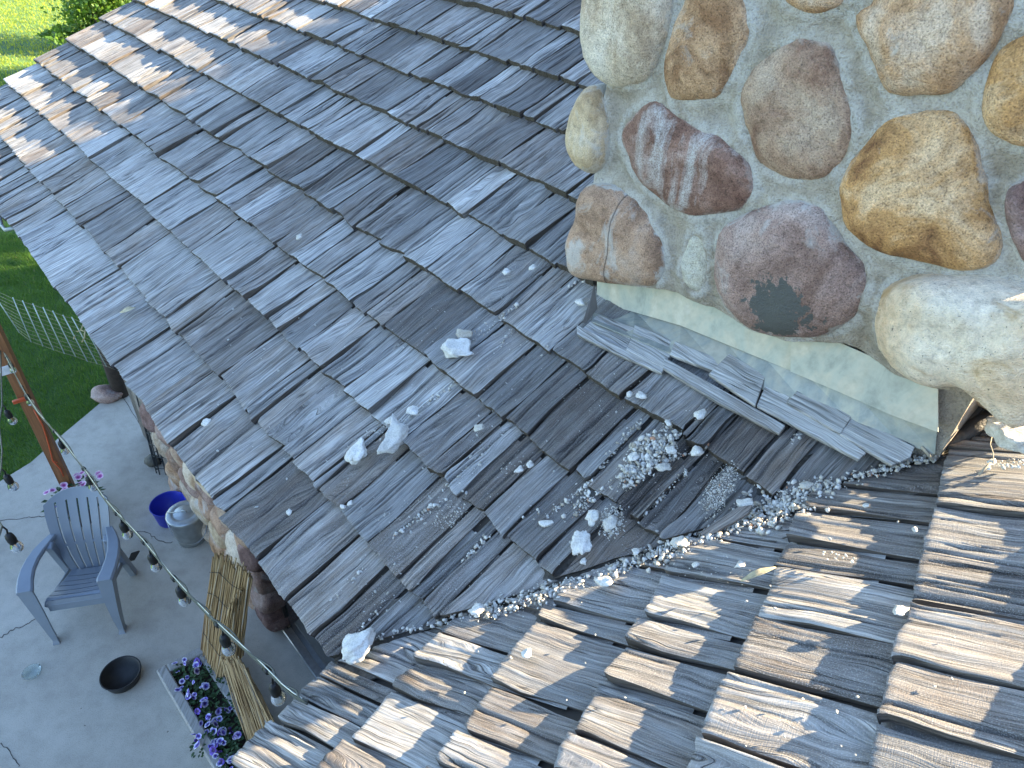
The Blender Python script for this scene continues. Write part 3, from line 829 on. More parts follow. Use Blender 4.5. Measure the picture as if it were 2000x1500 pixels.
for nd in MAT_ZINC2.node_tree.nodes:
    if nd.type == 'VALTORGB' and len(nd.color_ramp.elements) == 4:
        for e, q in zip(nd.color_ramp.elements, ((0.17, 0.20, 0.20), (0.28, 0.30, 0.28), (0.37, 0.36, 0.30), (0.43, 0.39, 0.32))): e.color = (*q, 1)
flash = empty("flashing", chim_org - HO); flash.parent = house
def strip(name, top, bot, th, mat=MAT_ZINC):
    """sheet between two polylines of world points"""
    nrm = np.cross(top[1] - top[0], bot[0] - top[0]); nrm /= np.linalg.norm(nrm)
    if nrm @ (CAM - top[0]) < 0: nrm = -nrm
    V = []; Fc = []
    for t, q in zip(top, bot): V += [t, q, t - nrm * th, q - nrm * th]
    n = len(top)
    for i in range(n - 1):
        a = 4 * i; c_ = a + 4
        Fc += [(a, a + 1, c_ + 1, c_), (a + 2, c_ + 2, c_ + 3, a + 3), (a + 1, a + 3, c_ + 3, c_ + 1), (a, c_, c_ + 2, a + 2)]
    Fc += [(0, 2, 3, 1), (4 * n - 4, 4 * n - 3, 4 * n - 1, 4 * n - 2)]
    me = make_mesh(name, np.array(V) - chim_org, Fc, [mat])
    return link(name, me, flash)
fo = .012
def tops(xs, dy): return [chF(x, 552 + (x - 1160) * .345 + dy, fo) for x in xs]
up1, up2 = [1166, 1240, 1330, 1440, 1546], [1544, 1640, 1740, 1832]
fold = lambda x: np.interp(x, [1168, 1320, 1540, 1640, 1816], [590, 632, 722, 764, 842])
strip("upright_sheet", [chF(x, fold(x) - 95, fo) for x in up1], [chF(x, fold(x), fo + .016) for x in up1], .004)
strip("upright_sheet", [chF(x, fold(x) - 95, fo + .016) for x in up2], [chF(x, fold(x) + 2, fo + .032) for x in up2], .004)
aedge = lambda x: np.interp(x, [1160, 1296, 1412, 1496, 1560, 1680, 1828], [622, 680, 722, 756, 782, 832, 884])
ap1, ap2 = [1162, 1240, 1330, 1420, 1500], [1496, 1580, 1680, 1760, 1830]
strip("apron_sheet", [chF(x, fold(x) - 2, fo + .003) for x in ap1], [pA(x - 6, aedge(x - 6) + 6, .034) for x in ap1], .003, MAT_ZINC2)
strip("apron_sheet", [chF(x, fold(x) - 2, fo + .009) for x in ap2], [pA(x - 4, aedge(x - 4) + 4, .038) for x in ap2], .003, MAT_ZINC2)
# bent corner and the tarred return along the valley side
cA, cB = chF(1832, fold(1832) - 95, fo + .010), chF(1832, fold(1832) + 2, fo + .012)
b = MB(); b.prism([q - chim_org for q in (pA(1160, 556, .10), pA(1166, 604, .03), pA(1144, 632, .02), pA(1138, 630, .03), pA(1152, 585, .07))], -DB, .004)
b.build("bent_tab", simple_mat("dull_bent_metal", (.16, .15, .14), .6, .3), flash)
MAT_TAR = simple_mat("roof_tar", (0.035, 0.030, 0.027), 0.6, 0, .5, 40, .8)
b = MB()
t0 = pB(1850, 872, .010); t1 = pB(1985, 792, .02)
b.tube([t0 - chim_org, (t0 * .6 + t1 * .4) - chim_org + UP * .012, (t0 * .3 + t1 * .7) - chim_org + UP * .006, t1 - chim_org], [.012, .026, .024, .02], 9)
b.build("tar_seam", MAT_TAR, flash)
# short cedar strips laid along the apron
BORDER = [
 ([(1132,646),(1168,614),(1240,640),(1224,682)], .030), ([(1126,634),(1224,682),(1298,718),(1292,728),(1216,696),(1127,653)], .036),
 ([(1240,633),(1320,668),(1312,684),(1236,650)], .034), ([(1236,652),(1312,688),(1296,718),(1222,684)], .038),
 ([(1318,666),(1412,704),(1398,726),(1308,692)], .042), ([(1298,698),(1420,766),(1534,830),(1522,847),(1400,784),(1294,718)], .044),
 ([(1424,690),(1496,733),(1475,792),(1384,730)], .052), ([(1504,731),(1556,757),(1538,784),(1640,846),(1692,884),(1677,897),(1590,852),(1478,792)], .048),
 ([(1566,752),(1667,808),(1641,847),(1536,786)], .058), ([(1667,810),(1745,846),(1787,872),(1778,893),(1742,908),(1640,847)], .054),
]
def cedar_poly(name, pts, th, parent, org, seed, gdir, tone=.75, warm=.12, nrm=NA):
    """a flat cedar piece with a gently uneven face, grain along gdir"""
    r = np.random.default_rng(seed); P = [np.asarray(p) for p in pts]; n = len(P)
    ar = sum(np.cross(P[i], P[(i + 1) % n]) for i in range(n))
    if ar @ nrm < 0: P = P[::-1]
    cdir = np.cross(nrm, gdir)
    c0 = sum(P) / n
    V = list(P) + [p - nrm * th for p in P]
    Fc = [tuple(range(n))] + [(i, i + n, (i + 1) % n + n, (i + 1) % n) for i in range(n)]
    uo = r.uniform(0, 60)
    UV = [((p - c0) @ cdir + uo + (0.003 if k >= n else 0), (p - c0) @ gdir + uo) for k, p in enumerate(V)]
    A_ = dict(tone=[tone] * 2 * n, warm=[warm] * n + [min(1, warm + .4)] * n, crack=[.0] * n + [.3] * n, dust=[.15] * 2 * n)
    me = make_mesh(name, np.array(V) - org, Fc, [MAT_SHAKE, MAT_BUTT], uv=np.array(UV), attrs=A_)
    o = link(name, me, parent)
    m = o.modifiers.new("bevel", 'BEVEL'); m.width = .0022; m.segments = 2
    return o
for k, (px, h) in enumerate(BORDER):
    cedar_poly("edge_strip", [pA(x, y, h - .008) for x, y in px], .014, flash, chim_org, 300 + k, DA, tone=.84 + .16 * ((k * 7) % 5) / 5, warm=.02 + .16 * ((k * 3) % 4) / 4)

# ------------------------------------------------------------------ mortar rubble
MAT_CHUNK, nt, bs = new_mat("crumbled_mortar")
ob = nt.nodes.new("ShaderNodeTexCoord").outputs['Object']
oi = N(nt, "ShaderNodeObjectInfo").outputs['Random']
tn = N(nt, "ShaderNodeAttribute", attribute_name='tone').outputs['Fac']
f1 = noise_tex(nt, ob, 30, 6, 0.7); f2 = noise_tex(nt, ob, 220, 4, 0.65)
c = ramp(nt, f1, [(0.3, (0.44, 0.42, 0.38)), (0.5, (0.60, 0.585, 0.55)), (0.7, (0.69, 0.68, 0.66))])
c = mixc(nt, .75, c, ramp(nt, f2, [(0.3, (0.55,) * 3), (0.5, (1.0,) * 3), (0.7, (1.15,) * 3)]), 'MULTIPLY')
c = mixc(nt, 1.0, c, ramp(nt, tn, [(0.0, (1, 1, 1)), (0.5, (.80, .78, .74)), (0.9, (.62, .57, .50)), (1.0, (.75, .42, .28))]), 'MULTIPLY')
nt.links.new(c, bs.inputs['Base Color']); bs.inputs['Roughness'].default_value = 0.95
bump(nt, bs, mth(nt, 'ADD', f1, mth(nt, 'MULTIPLY', f2, .4)), .8, .006)

import bmesh
def ico(sub):
    bm = bmesh.new(); bmesh.ops.create_icosphere(bm, subdivisions=sub, radius=1.0)
    V = np.array([v.co[:] for v in bm.verts]); T = np.array([[v.index for v in f.verts] for f in bm.faces]); bm.free()
    return V, T
ICO1, ICO2, ICO3, ICO4 = ico(1), ico(2), ico(3), ico(4)

def rock_verts(base, seed, size, sharp=1.0):
    r = np.random.default_rng(seed)
    V = base[0].copy()
    if sharp:
        for _ in range(3):                                    # lopsided body made of a few lobes
            n = r.standard_normal(3); n /= np.linalg.norm(n); V = V * (1 + .45 * np.clip(V @ n - .2, 0, 1) * r.uniform(-.8, 1.2))[:, None]
    for _ in range(int(9 * sharp) + 2):                       # cut planes give broken faces
        n = r.standard_normal(3); n /= np.linalg.norm(n); d = r.uniform(.45, .85)
        over = np.maximum(V @ n - d, 0); V = V - over[:, None] * n * .95
    ph = r.uniform(0, 90, 3)
    k = 1.0 if sharp else .5
    nz = np.array([mnoise.noise(Vector(v * 1.9 + ph)) * .30 + mnoise.noise(Vector(v * 4.5 + ph)) * .15 + mnoise.noise(Vector(v * 10 + ph)) * .07 for v in V])
    V = V * (1 + nz * k)[:, None]
    V = V - (V.max(0) + V.min(0)) / 2
    V = V / (V.max(0) - V.min(0)) * np.asarray(size)
    return V

def basis(n, d):
    n = n / np.linalg.norm(n); x = d - n * (d @ n); x /= np.linalg.norm(x)
    return np.stack([x, np.cross(n, x), n])

def chunk(px, py, wpx, hpx, ang, side, label, group=None, h=.02, tone=0.0, flat=.46, name="mortar_chunk", cat="mortar chunk", seed=None, fine=True, up=None):
    """a broken lump lying on a slope; wpx,hpx: its size in the photo; ang: its long axis in the picture"""
    pl = pA if side == 'A' else pB; n = NA if side == 'A' else NB
    c0 = pl(px, py, h); dx = pl(px + math.cos(ang) * 5, py + math.sin(ang) * 5, h) - c0; dy = pl(px - math.sin(ang) * 5, py + math.cos(ang) * 5, h) - c0
    sx, sy = np.linalg.norm(dx) / 5 * wpx, np.linalg.norm(dy) / 5 * hpx
    sy = min(sy, sx * 1.2); sz = min(sx, sy) * flat
    seed = int(px * 7 + py * 3) if seed is None else seed
    B_ = ICO4 if max(wpx, hpx) > 40 else ICO3 if fine else ICO2
    V = rock_verts(B_, seed, (sx, sy, sz))
    Bx = basis(n, dx); V = V @ Bx
    me = fast_mesh(name, V, B_[1], [MAT_CHUNK], dict(tone=np.full(len(V), tone)), smooth=False)
    o = link(name, me); o.location = Vector(c0 + n * sz * .36)
    return tag(o, label, cat, group)

G1 = "loose lumps of mortar on the roofs"
BIGC = [
 (898,686,50,58,.9,'A',"largest craggy white mortar lump below the chimney's left corner",.022,0), (702,886,36,66,.45,'A',"oblong white mortar chunk lying left of the long forked one",.022,0),
 (768,862,82,52,-.75,'A',"long forked mortar chunk with a tan lower edge",.024,.25), (907,656,34,20,.1,'A',"rough brownish mortar lump touching the big craggy white one",.024,.8),
 (1138,1063,42,54,.1,'A',"rounded white mortar lump low on the last shakes by the valley",.026,0), (1157,1013,28,38,.1,'A',"upright pale chunk above the rounded lump near the valley",.026,.05),
 (1191,1024,30,40,.3,'A',"grey mortar piece among crumbs right of the upright chunk",.024,.4), (1455,988,36,28,.1,'A',"grey angular mortar block at the valley edge beside the wood splinter",.034,.1),
 (1575,948,30,16,.0,'A',"small flat tan chunk on the shake corner at the valley",.03,.6), (703,1266,48,60,.3,'B',"big pale lump wedged where the two eaves meet",.03,0),
 (808,803,24,18,.2,'A',"small white crumb above the long forked chunk",.024,0), (762,822,14,28,.5,'A',"thin flat white flake standing above the forked chunk",.024,0),
 (937,838,20,17,.2,'A',"yellowish pea-sized lump alone on a ridged shake",.024,.6), (1036,908,13,24,.3,'A',"white crumb pair's taller one right of the forked chunk",.024,.1),
 (1013,918,20,12,-.3,'A',"white crumb pair's flatter one right of the forked chunk",.024,.1), (1366,811,24,26,.3,'A',"egg-shaped grey pebble below the border strips",.034,.05),
 (1253,773,24,14,.2,'A',"flat white pebble left below the long border strip",.034,0), (1229,770,12,28,.3,'A',"thin upright flake beside the flat white pebble",.036,0),
 (1306,827,16,14,.4,'A',"triangular white crumb above the gravel pile",.034,0), (1237,893,24,22,.2,'A',"light block at the left of the gravel pile",.036,.0),
 (1296,914,32,16,-.3,'A',"tan wedge at the lower right of the gravel pile",.036,.5), (1311,881,24,18,.2,'A',"pale block in the middle of the gravel pile",.04,.2),
 (1360,883,26,22,-.6,'A',"pale lump at the right edge of the gravel pile",.036,.15), (1134,592,22,16,-.1,'A',"flat pale chip beside the flashing's left end",.024,0),
 (990,533,16,14,.1,'A',"white pebble high on the main roof",.022,0), (1041,524,13,11,.1,'A',"white pebble just right of the high one",.022,.05), (586,465,9,17,.5,'A',"pale yellow splinter on the upper left shakes",.022,.5),
 (1030,1279,21,19,0,'B',"sunlit white lump casting a shadow on a wing shake",.03,0), (1692,988,12,17,.2,'B',"small pale stone on the sunlit wing shake by the valley",.028,.1),
 (1758,1195,30,22,.3,'B',"crumbly pale lump between two wing shakes at the right",.02,.3), (1448,1106,18,16,.2,'B',"grey square chip left of the dry leaf",.026,.1),
 (1359,1104,14,12,.2,'B',"grey pebble near the lit corner of a wing shake",.026,.1), (1786,1036,15,10,.2,'B',"grey chip on the shake beside the split one",.026,.3),
 (1330,1062 - 0,26,24,.4,'B',"yellowish block at the lower end of the wood splinter",.024,.5), (1182,1137,34,20,.3,'B',"pale wedge in the valley under the rounded lump",.024,.1),
 (1140,1096,12,20,.2,'A',"small oblong pebble beneath the rounded lump",.026,.05), (1068,1023,30,14,-.2,'A',"white flat lump in the joint left of the upright chunk",.018,.05),
 (405,826,22,14,-.3,'A',"white pebble in a joint near the eave",.02,0), (685,984,9,17,.6,'A',"white sliver at a course edge near the eave",.022,0),
 (670,990,13,10,.6,'A',"white crumb below the sliver near the eave",.022,0), (565,1001,12,12,.6,'A',"round crumb on a shake near the eave",.022,0.1),
 (1243,1075 + 5,16,14,.2,'B',"round grey pebble in the middle of the valley gravel",.024,.15), (934,1193,22,26,.2,'B',"round pale lump at the left end of the valley pile",.026,.05),
]
for px, py, w, h_, an, sd, lb, hh, tn_ in BIGC:
    chunk(px, py, w, h_, an, sd, lb, G1, hh, tn_, fine=max(w, h_) > 18)
# pale broken slab pile at the right edge, behind the chimney corner
G2 = "broken mortar slabs by the chimney corner"
chunk(1975, 866, 110, 74, .05, 'B', "large pale mortar slab with a sunlit patch by the chimney corner", G2, .075, .35, .55)
chunk(1952, 829, 44, 26, -.35, 'B', "pale slab leaning behind the large sunlit one", G2, .05, .45, .6)
chunk(1980, 838, 30, 40, .3, 'B', "upright pale slab between tar seam and gravel", G2, .05, .3, .6)
chunk(1938, 903, 16, 14, .2, 'B', "white pebble pair's larger one under the slab", G2, .03, 0)
chunk(1932, 916, 10, 8, .2, 'B', "white pebble pair's smaller one under the slab", G2, .03, 0, fine=False)

# medium pebbles: one thing each, alike
rp = random.Random(77)
PEB = [pA, pB]
peb_mesh = []
for k in range(8):
    V = rock_verts(ICO2, 5000 + k, (1, .8, .62)); peb_mesh.append(fast_mesh("pebble", V, ICO2[1], [MAT_CHUNK], dict(tone=np.full(len(V), rp.choice([0, 0, .1, .3, .5, .8])))))
def pebble(X, n, size):
    o = link("pebble", peb_mesh[rp.randrange(8)]); o.scale = (size * rp.uniform(.8, 1.3), size, size * rp.uniform(.7, 1))
    o.rotation_euler = (rp.uniform(-.4, .4), rp.uniform(-.4, .4), rp.uniform(0, 6)); o.location = Vector(X + n * size * .25)
    return tag(o, "pale mortar pebble lying loose among the shakes", "pebble", "pale mortar pebbles scattered on the roofs")
for k in range(150):
    t = rp.random()
    x = 420 + 940 * rp.random(); y = 600 + 600 * rp.random()
    s, u = stA(pA(x, y))
    if u < .05 or s < -u / KA + .05 or (y < 560 + (x - 1165) * .48 and x > 1100): continue
    pebble(pA(x, y, .012 + .006 * rp.random()), NA, rp.choice([.004, .005, .006, .007, .009, .011]))
for k in range(34):
    x = 900 + 1000 * rp.random(); y = 1000 + 480 * rp.random()
    s, u = stB(pB(x, y))
    if s > KB * u - .05: continue
    pebble(pB(x, y, .014 + .006 * rp.random()), NB, rp.choice([.004, .005, .006, .008]))

# gravel nobody could count
GV, GT, GA = [], [], []
def grain(X, size, tone):
    base = ICO1; r = np.random.default_rng(rp.randrange(10 ** 9))
    V = base[0].copy()
    for _ in range(9):
        n = r.standard_normal(3); n /= np.linalg.norm(n); d = r.uniform(.3, .75); V = V - np.maximum(V @ n - d, 0)[:, None] * n
    V = V * r.uniform(.6, 1.6, 3) * size
    a = r.uniform(0, 6); c_, s_ = math.cos(a), math.sin(a)
    V = V @ np.array([[c_, s_, 0], [-s_, c_, 0], [0, 0, 1]]) @ basis(r.standard_normal(3) * .35 + np.array([0, 0, 1]), np.array([1., .3, 0]))
    b_ = sum(len(v) for v in GV[-1:]) if False else grain.n
    GV.append(V + X); GT.append(base[1] + b_); GA.append(np.full(len(V), tone)); grain.n += len(V)
grain.n = 0
def gtone(): return rp.choice([0, 0, 0, .1, .2, .3, .45, .7, .9]) if rp.random() > .012 else 1.0
def sz(lo, hi): return lo + (hi - lo) * rp.random() ** 2.2
# along the valley
vpx = np.array([(690,1262),(760,1240),(850,1215),(930,1196),(1010,1180),(1090,1146),(1180,1120),(1260,1090),(1330,1062),(1400,1040),(1470,1010),(1540,985),(1600,955),(1690,928),(1760,905),(1830,888)])
dens = np.array([6, 10, 26, 100, 95, 40, 70, 130, 60, 70, 190, 190, 60, 40, 40, 60])
for k in range(len(vpx) - 1):
    for _ in range(int(dens[k] * 1.9)):
        t = rp.random(); x, y = vpx[k] * (1 - t) + vpx[k + 1] * t
        spread = 7 + dens[k] * .10
        x += rp.gauss(0, spread * .7); y += rp.gauss(0, spread * .55)
        Xa = pA(x, y, .004); s, u = stA(Xa)
        hh = rp.uniform(0, .014)
        X = pA(x, y, hh) if s > -u / KA else pB(x, y, hh)
        grain(X, sz(.0022, .0105), gtone())
def patch(cx, cy, rx, ry, ang, n, lo, hi, side='A', h0=.012, h1=.02):
    for _ in range(n):
        r_ = math.sqrt(rp.random()) * rp.uniform(.6, 1.15); a = rp.uniform(0, 2 * math.pi)
        dx, dy = rx * r_ * math.cos(a), ry * r_ * math.sin(a)
        x, y = cx + dx * math.cos(ang) - dy * math.sin(ang), cy + dx * math.sin(ang) + dy * math.cos(ang)
        X = (pA if side == 'A' else pB)(x, y, rp.uniform(h0, h1)); grain(X, sz(lo, hi), gtone())
patch(1268, 888, 74, 36, -.72, 680, .0014, .0125, h0=.020, h1=.040)
patch(1225, 935, 36, 24, -.5, 110, .0018, .007, h0=.020, h1=.030)
patch(1405, 958, 62, 26, -1.05, 1500, .0004, .0034, h0=.022, h1=.030)
patch(1195, 1018, 26, 36, .3, 420, .0007, .005, h0=.022, h1=.034)
patch(950, 640, 42, 10, -.65, 40, .0012, .006, h0=.014, h1=.022)
patch(720, 850, 40, 14, -.6, 50, .001, .005, h0=.012, h1=.02)
patch(880, 1005, 38, 26, -.4, 300, .0004, .0035, h0=.02, h1=.026)
patch(790, 1010, 60, 40, -.6, 60, .0007, .003, h0=.012, h1=.022)
patch(1640, 1088, 40, 10, .2, 26, .001, .0055, 'B', .022, .03)
patch(1380, 1110, 120, 30, .1, 60, .0008, .003, 'B', .018, .026)
patch(1990, 830, 40, 26, 0, 130, .003, .013, 'B', .02, .045)
patch(1975, 905, 40, 8, 0, 50, .002, .006, 'B', .02, .03)
patch(1010, 905, 40, 20, -.5, 60, .0007, .003, h0=.016, h1=.022)
# crumbs caught in the joints between shakes
for (x0, y0, x1, y1, n) in ((1165,916,1250,822,70),(1060,1015,1165,935,60),(1100,1010,1150,960,20),(720,870,900,740,46),(770,1046,850,985,46),(860,960,960,870,26),(1300,900,1385,870,36),(1255,1010,1345,915,60),
                            (830,1010,940,900,22),(690,1250,760,1160,16),(900,1100,960,1040,26),(1010,1030,1060,995,30),(1120,1010,1190,940,40),(1500,905,1560,850,36),(980,620,1010,598,12),(1110,560,1165,540,10),(640,1180,720,1100,14),(950,700,1010,640,14),(1420,1000,1500,930,26)):
    for _ in range(int(n * 1.5)):
        t = rp.random(); x = x0 + (x1 - x0) * t + rp.gauss(0, 4); y = y0 + (y1 - y0) * t + rp.gauss(0, 3)
        grain(pA(x, y, rp.uniform(-.002, .012)), sz(.002, .0085), gtone())
# fine dust specks over the lower slope
for _ in range(900):
    x, y = 620 + 800 * rp.random(), 560 + 640 * rp.random()
    s, u = stA(pA(x, y))
    if u < .03 or s < -u / KA + .03 or (y < 575 + (x - 1165) * .48 and x > 1100): continue
    grain(pA(x, y, .012 + .008 * rp.random()), sz(.0006, .0022), 0)
g_me = fast_mesh("mortar_gravel", np.concatenate(GV), np.concatenate(GT), [MAT_CHUNK], dict(tone=np.concatenate(GA)))
tag(link("mortar_gravel", g_me), "grey mortar gravel spilled along the roof valley", "gravel", kind='stuff')

# splinter, dry leaf and twigs
o = cedar_poly("wood_splinter", [pA(1366,1040,.03), pA(1440,990,.055), pA(1470,985,.055), pA(1462,1002,.05), pA(1375,1053,.028)], .012, None, np.zeros(3), 901, (pA(1460,990) - pA(1366,1045)) / np.linalg.norm(pA(1460,990) - pA(1366,1045)), tone=.5, warm=.75)
tag(o, "split brown wood splinter with a sunlit tip in the valley gravel", "splinter")
MAT_LEAF = simple_mat("dry_leaf", (0.36, 0.31, 0.20), 0.7, 0, .3, 60, .2)
def curled(name, pts, wid, up, mat, lift):
    V = []; Fc = []; n = len(pts)
    for i, p in enumerate(pts):
        t = i / (n - 1); w = wid * math.sin(math.pi * min(max(t, .03), .97)) ** .7
        d = pts[min(i + 1, n - 1)] - pts[max(i - 1, 0)]; sdir = np.cross(up, d); sdir /= np.linalg.norm(sdir)
        for q, z in ((-1, lift), (-.4, 0), (.4, 0), (1, lift * .8)): V.append(p + sdir * w * q + up * (z * w + .004))
    for i in range(n - 1):
        for q in range(3): a = 4 * i + q; Fc.append((a, a + 1, a + 5, a + 4))
    c0 = np.mean(V, 0)
    o = link(name, make_mesh(name, np.array(V) - c0, Fc, [mat], smooth=True)); o.location = Vector(c0)
    m = o.modifiers.new("solid", 'SOLIDIFY'); m.thickness = .0012
    return o
tag(curled("dry_leaf", [pB(1448 + 68 * t, 1138 - 27 * t, .030 + .012 * math.sin(3 * t)) for t in np.linspace(0, 1, 9)], .012, NB, MAT_LEAF, .5), "pale curled dry leaf lying across a joint of the wing roof", "leaf")
tag(curled("dry_leaf", [pA(236 + 30 * t, 612 - 10 * t, .022 + .01 * math.sin(3 * t)) for t in np.linspace(0, 1, 7)], .018, NA, MAT_LEAF, .4), "brown curled dry leaf caught on the left eave shakes", "leaf")
MAT_TWIG = simple_mat("twig_bark", (0.30, 0.26, 0.20), 0.9, 0, .3, 60)
for pts, r_, lb in (([pB(1912,927,.03), pB(1925,914,.034), pB(1935,905,.036)], .0035, "bone-pale twig lying beside the pebbles under the slab"),
                    ([pB(1940,905,.04), pB(1940,885,.05), pB(1934,868,.055), pB(1938,850,.06)], .0013, "thin dark twig hanging over the large slab"),
                    ([pA(1800,872,.045), pA(1815,890,.04), pA(1822,898,.03)], .004, "grey splinter leaning at the lower flashing corner")):
    b = MB(); c0 = pts[0]; b.tube([p - c0 for p in pts], r_, 6); o = b.build("twig", MAT_TWIG); o.location = Vector(c0); tag(o, lb, "twig", "twigs on the roof")
# ------------------------------------------------------------------ ground, patio, lawn
MAT_CONC, nt, bs = new_mat("patio_concrete")
ob = nt.nodes.new("ShaderNodeTexCoord").outputs['Object']
f1 = noise_tex(nt, ob, 1.1, 6, 0.6, .4); f2 = noise_tex(nt, ob, 150, 4, 0.7); f3 = noise_tex(nt, ob, 9, 6, 0.65)
c = ramp(nt, f1, [(0.3, (0.34, 0.315, 0.27)), (0.5, (0.41, 0.385, 0.335)), (0.7, (0.46, 0.435, 0.385))])
c = mixc(nt, .7, c, ramp(nt, f3, [(0.3, (0.8,) * 3), (0.55, (1.03,) * 3), (0.8, (1.15,) * 3)]), 'MULTIPLY')
c = mixc(nt, .6, c, ramp(nt, f2, [(0.32, (0.5,) * 3), (0.45, (1.0,) * 3), (0.7, (1.25,) * 3)]), 'MULTIPLY')
f4 = noise_tex(nt, ob, 24, 3, 0.5)
c = mixc(nt, ramp(nt, f4, [(0.74, (0, 0, 0)), (0.765, (.8,) * 3)]), c, (0.08, 0.07, 0.06))
f5 = noise_tex(nt, mapping(nt, ob, (1, 1, 1), (31, 7, 0)), 13, 3, 0.6)
c = mixc(nt, ramp(nt, f5, [(0.73, (0, 0, 0)), (0.76, (.6,) * 3)]), c, (0.55, 0.55, 0.54))
nt.links.new(c, bs.inputs['Base Color']); bs.inputs['Roughness'].default_value = 0.9
bump(nt, bs, mth(nt, 'ADD', f2, f3), .35, .004)
MAT_LAWN, nt, bs = new_mat("lawn_soil_green")
ob = nt.nodes.new("ShaderNodeTexCoord").outputs['Object']
f1 = noise_tex(nt, ob, 1.4, 5, 0.6); f2 = noise_tex(nt, ob, 55, 4, 0.75); f3 = noise_tex(nt, mapping(nt, ob, (1, 1, 1)), .35, 4, 0.6)
c = ramp(nt, f1, [(0.3, (0.035, 0.085, 0.014)), (0.5, (0.055, 0.125, 0.018)), (0.7, (0.085, 0.165, 0.024))])
c = mixc(nt, .8, c, ramp(nt, f2, [(0.3, (0.35,) * 3), (0.5, (1.0,) * 3), (0.7, (1.5,) * 3)]), 'MULTIPLY')
c = mixc(nt, .5, c, ramp(nt, f3, [(0.35, (0.8, .85, .7)), (0.65, (1.25, 1.15, .9))]), 'MULTIPLY')
nt.links.new(c, bs.inputs['Base Color']); bs.inputs['Roughness'].default_value = 0.85
bump(nt, bs, f2, .9, .03)
GZ = -0.035
xs = np.concatenate([np.linspace(-600, -60, 10), np.linspace(-50, 50, 41), np.linspace(60, 600, 10)])
V = [(x, y, GZ + (mnoise.noise(Vector((x * .15, y * .15, 0))) * .06 if abs(x) > 8 or y > 9 else 0)) for y in xs for x in xs]; n = len(xs)
Fc = [(j * n + i, j * n + i + 1, (j + 1) * n + i + 1, (j + 1) * n + i) for j in range(n - 1) for i in range(n - 1)]
tag(link("lawn_ground", make_mesh("lawn_ground", V, Fc, [MAT_LAWN], smooth=True)), kind='structure')
edge = [(-7.5, -6), (-6.6, -1), (-5.7, 1.5), (-5.15, 3.3)] + [tuple(gnd(x, y)[:2]) for x, y in ((0,940),(60,903),(130,842),(190,792),(222,762),(250,745))] + [(-4.1, 6.6), (-3.3, 6.9)]
poly = edge + [(6, 6.9), (8, -6)]
b = MB(); b.prism([np.array([x, y, 0.0]) for x, y in poly], UP, .12)
tag(b.build("patio", MAT_CONC), kind='structure')
MAT_CRACK = simple_mat("crack_dirt", (0.06, 0.055, 0.05), 1)
b = MB()
cr_r = random.Random(3)
for pl in ([(0,1015),(40,1013),(70,1010),(98,1008),(140,1012)], [(0,1245),(20,1232),(45,1222),(62,1212),(85,1200)], [(240,775),(255,800),(280,835),(303,868),(330,910)],
           [(250,1035),(285,1040),(310,1055),(345,1062)], [(0,1452),(15,1465),(28,1480),(38,1502)]):
    P = []
    for (x0, y0), (x1, y1) in zip(pl[:-1], pl[1:]):
        for t in np.linspace(0, 1, 6)[:-1]: P.append(gnd(x0 + (x1 - x0) * t + cr_r.gauss(0, 1.6), y0 + (y1 - y0) * t + cr_r.gauss(0, 1.3), .002))
    for p, q in zip(P[:-1], P[1:]):
        d = q - p; s = np.cross(UP, d); s /= np.linalg.norm(s); w = cr_r.uniform(.0016, .004)
        b.prism([p - s * w, q - s * w * .8, q + s * w * .8, p + s * w], UP, .0015)
tag(b.build("patio_cracks", MAT_CRACK), kind='structure')

def in_poly(x, y, P):
    r = np.zeros(len(x), bool); j = len(P) - 1
    for i in range(len(P)):
        xi, yi = P[i]; xj, yj = P[j]
        c_ = ((yi > y) != (yj > y)) & (x < (xj - xi) * (y - yi) / (yj - yi + 1e-12) + xi); r ^= c_; j = i
    return r
MAT_GRASS, nt, bs = new_mat("grass_blade")
tn = N(nt, "ShaderNodeAttribute", attribute_name='tone').outputs['Fac']
c = ramp(nt, tn, [(0.0, (0.022, 0.065, 0.010)), (0.5, (0.05, 0.13, 0.018)), (0.85, (0.10, 0.19, 0.028)), (1.0, (0.27, 0.25, 0.11))])
nt.links.new(c, bs.inputs['Base Color']); bs.inputs['Roughness'].default_value = 0.6
bs.inputs['Specular IOR Level'].default_value = .3
MAT_GRASS_FAR = None
tr = nt.nodes.new("ShaderNodeBsdfTranslucent"); ms = nt.nodes.new("ShaderNodeMixShader"); ms.inputs[0].default_value = .35
tr.inputs[0].default_value = (.20, .34, .03, 1)
on_ = nt.nodes["Material Output"]; nt.links.new(bs.outputs[0], ms.inputs[1]); nt.links.new(tr.outputs[0], ms.inputs[2]); nt.links.new(ms.outputs[0], on_.inputs[0])
MAT_GRASS_FAR = MAT_GRASS.copy(); MAT_GRASS_FAR.name = "grass_blade_sunlit"  # lighter, yellower copy: sunlight on the far lawn put into the blade colours
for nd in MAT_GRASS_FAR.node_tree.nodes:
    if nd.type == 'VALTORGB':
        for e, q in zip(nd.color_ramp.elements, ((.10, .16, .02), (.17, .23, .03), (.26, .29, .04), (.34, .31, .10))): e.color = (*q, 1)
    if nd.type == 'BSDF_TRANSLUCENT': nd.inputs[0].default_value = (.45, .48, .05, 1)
    if nd.type == 'MIX_SHADER': nd.inputs[0].default_value = .5
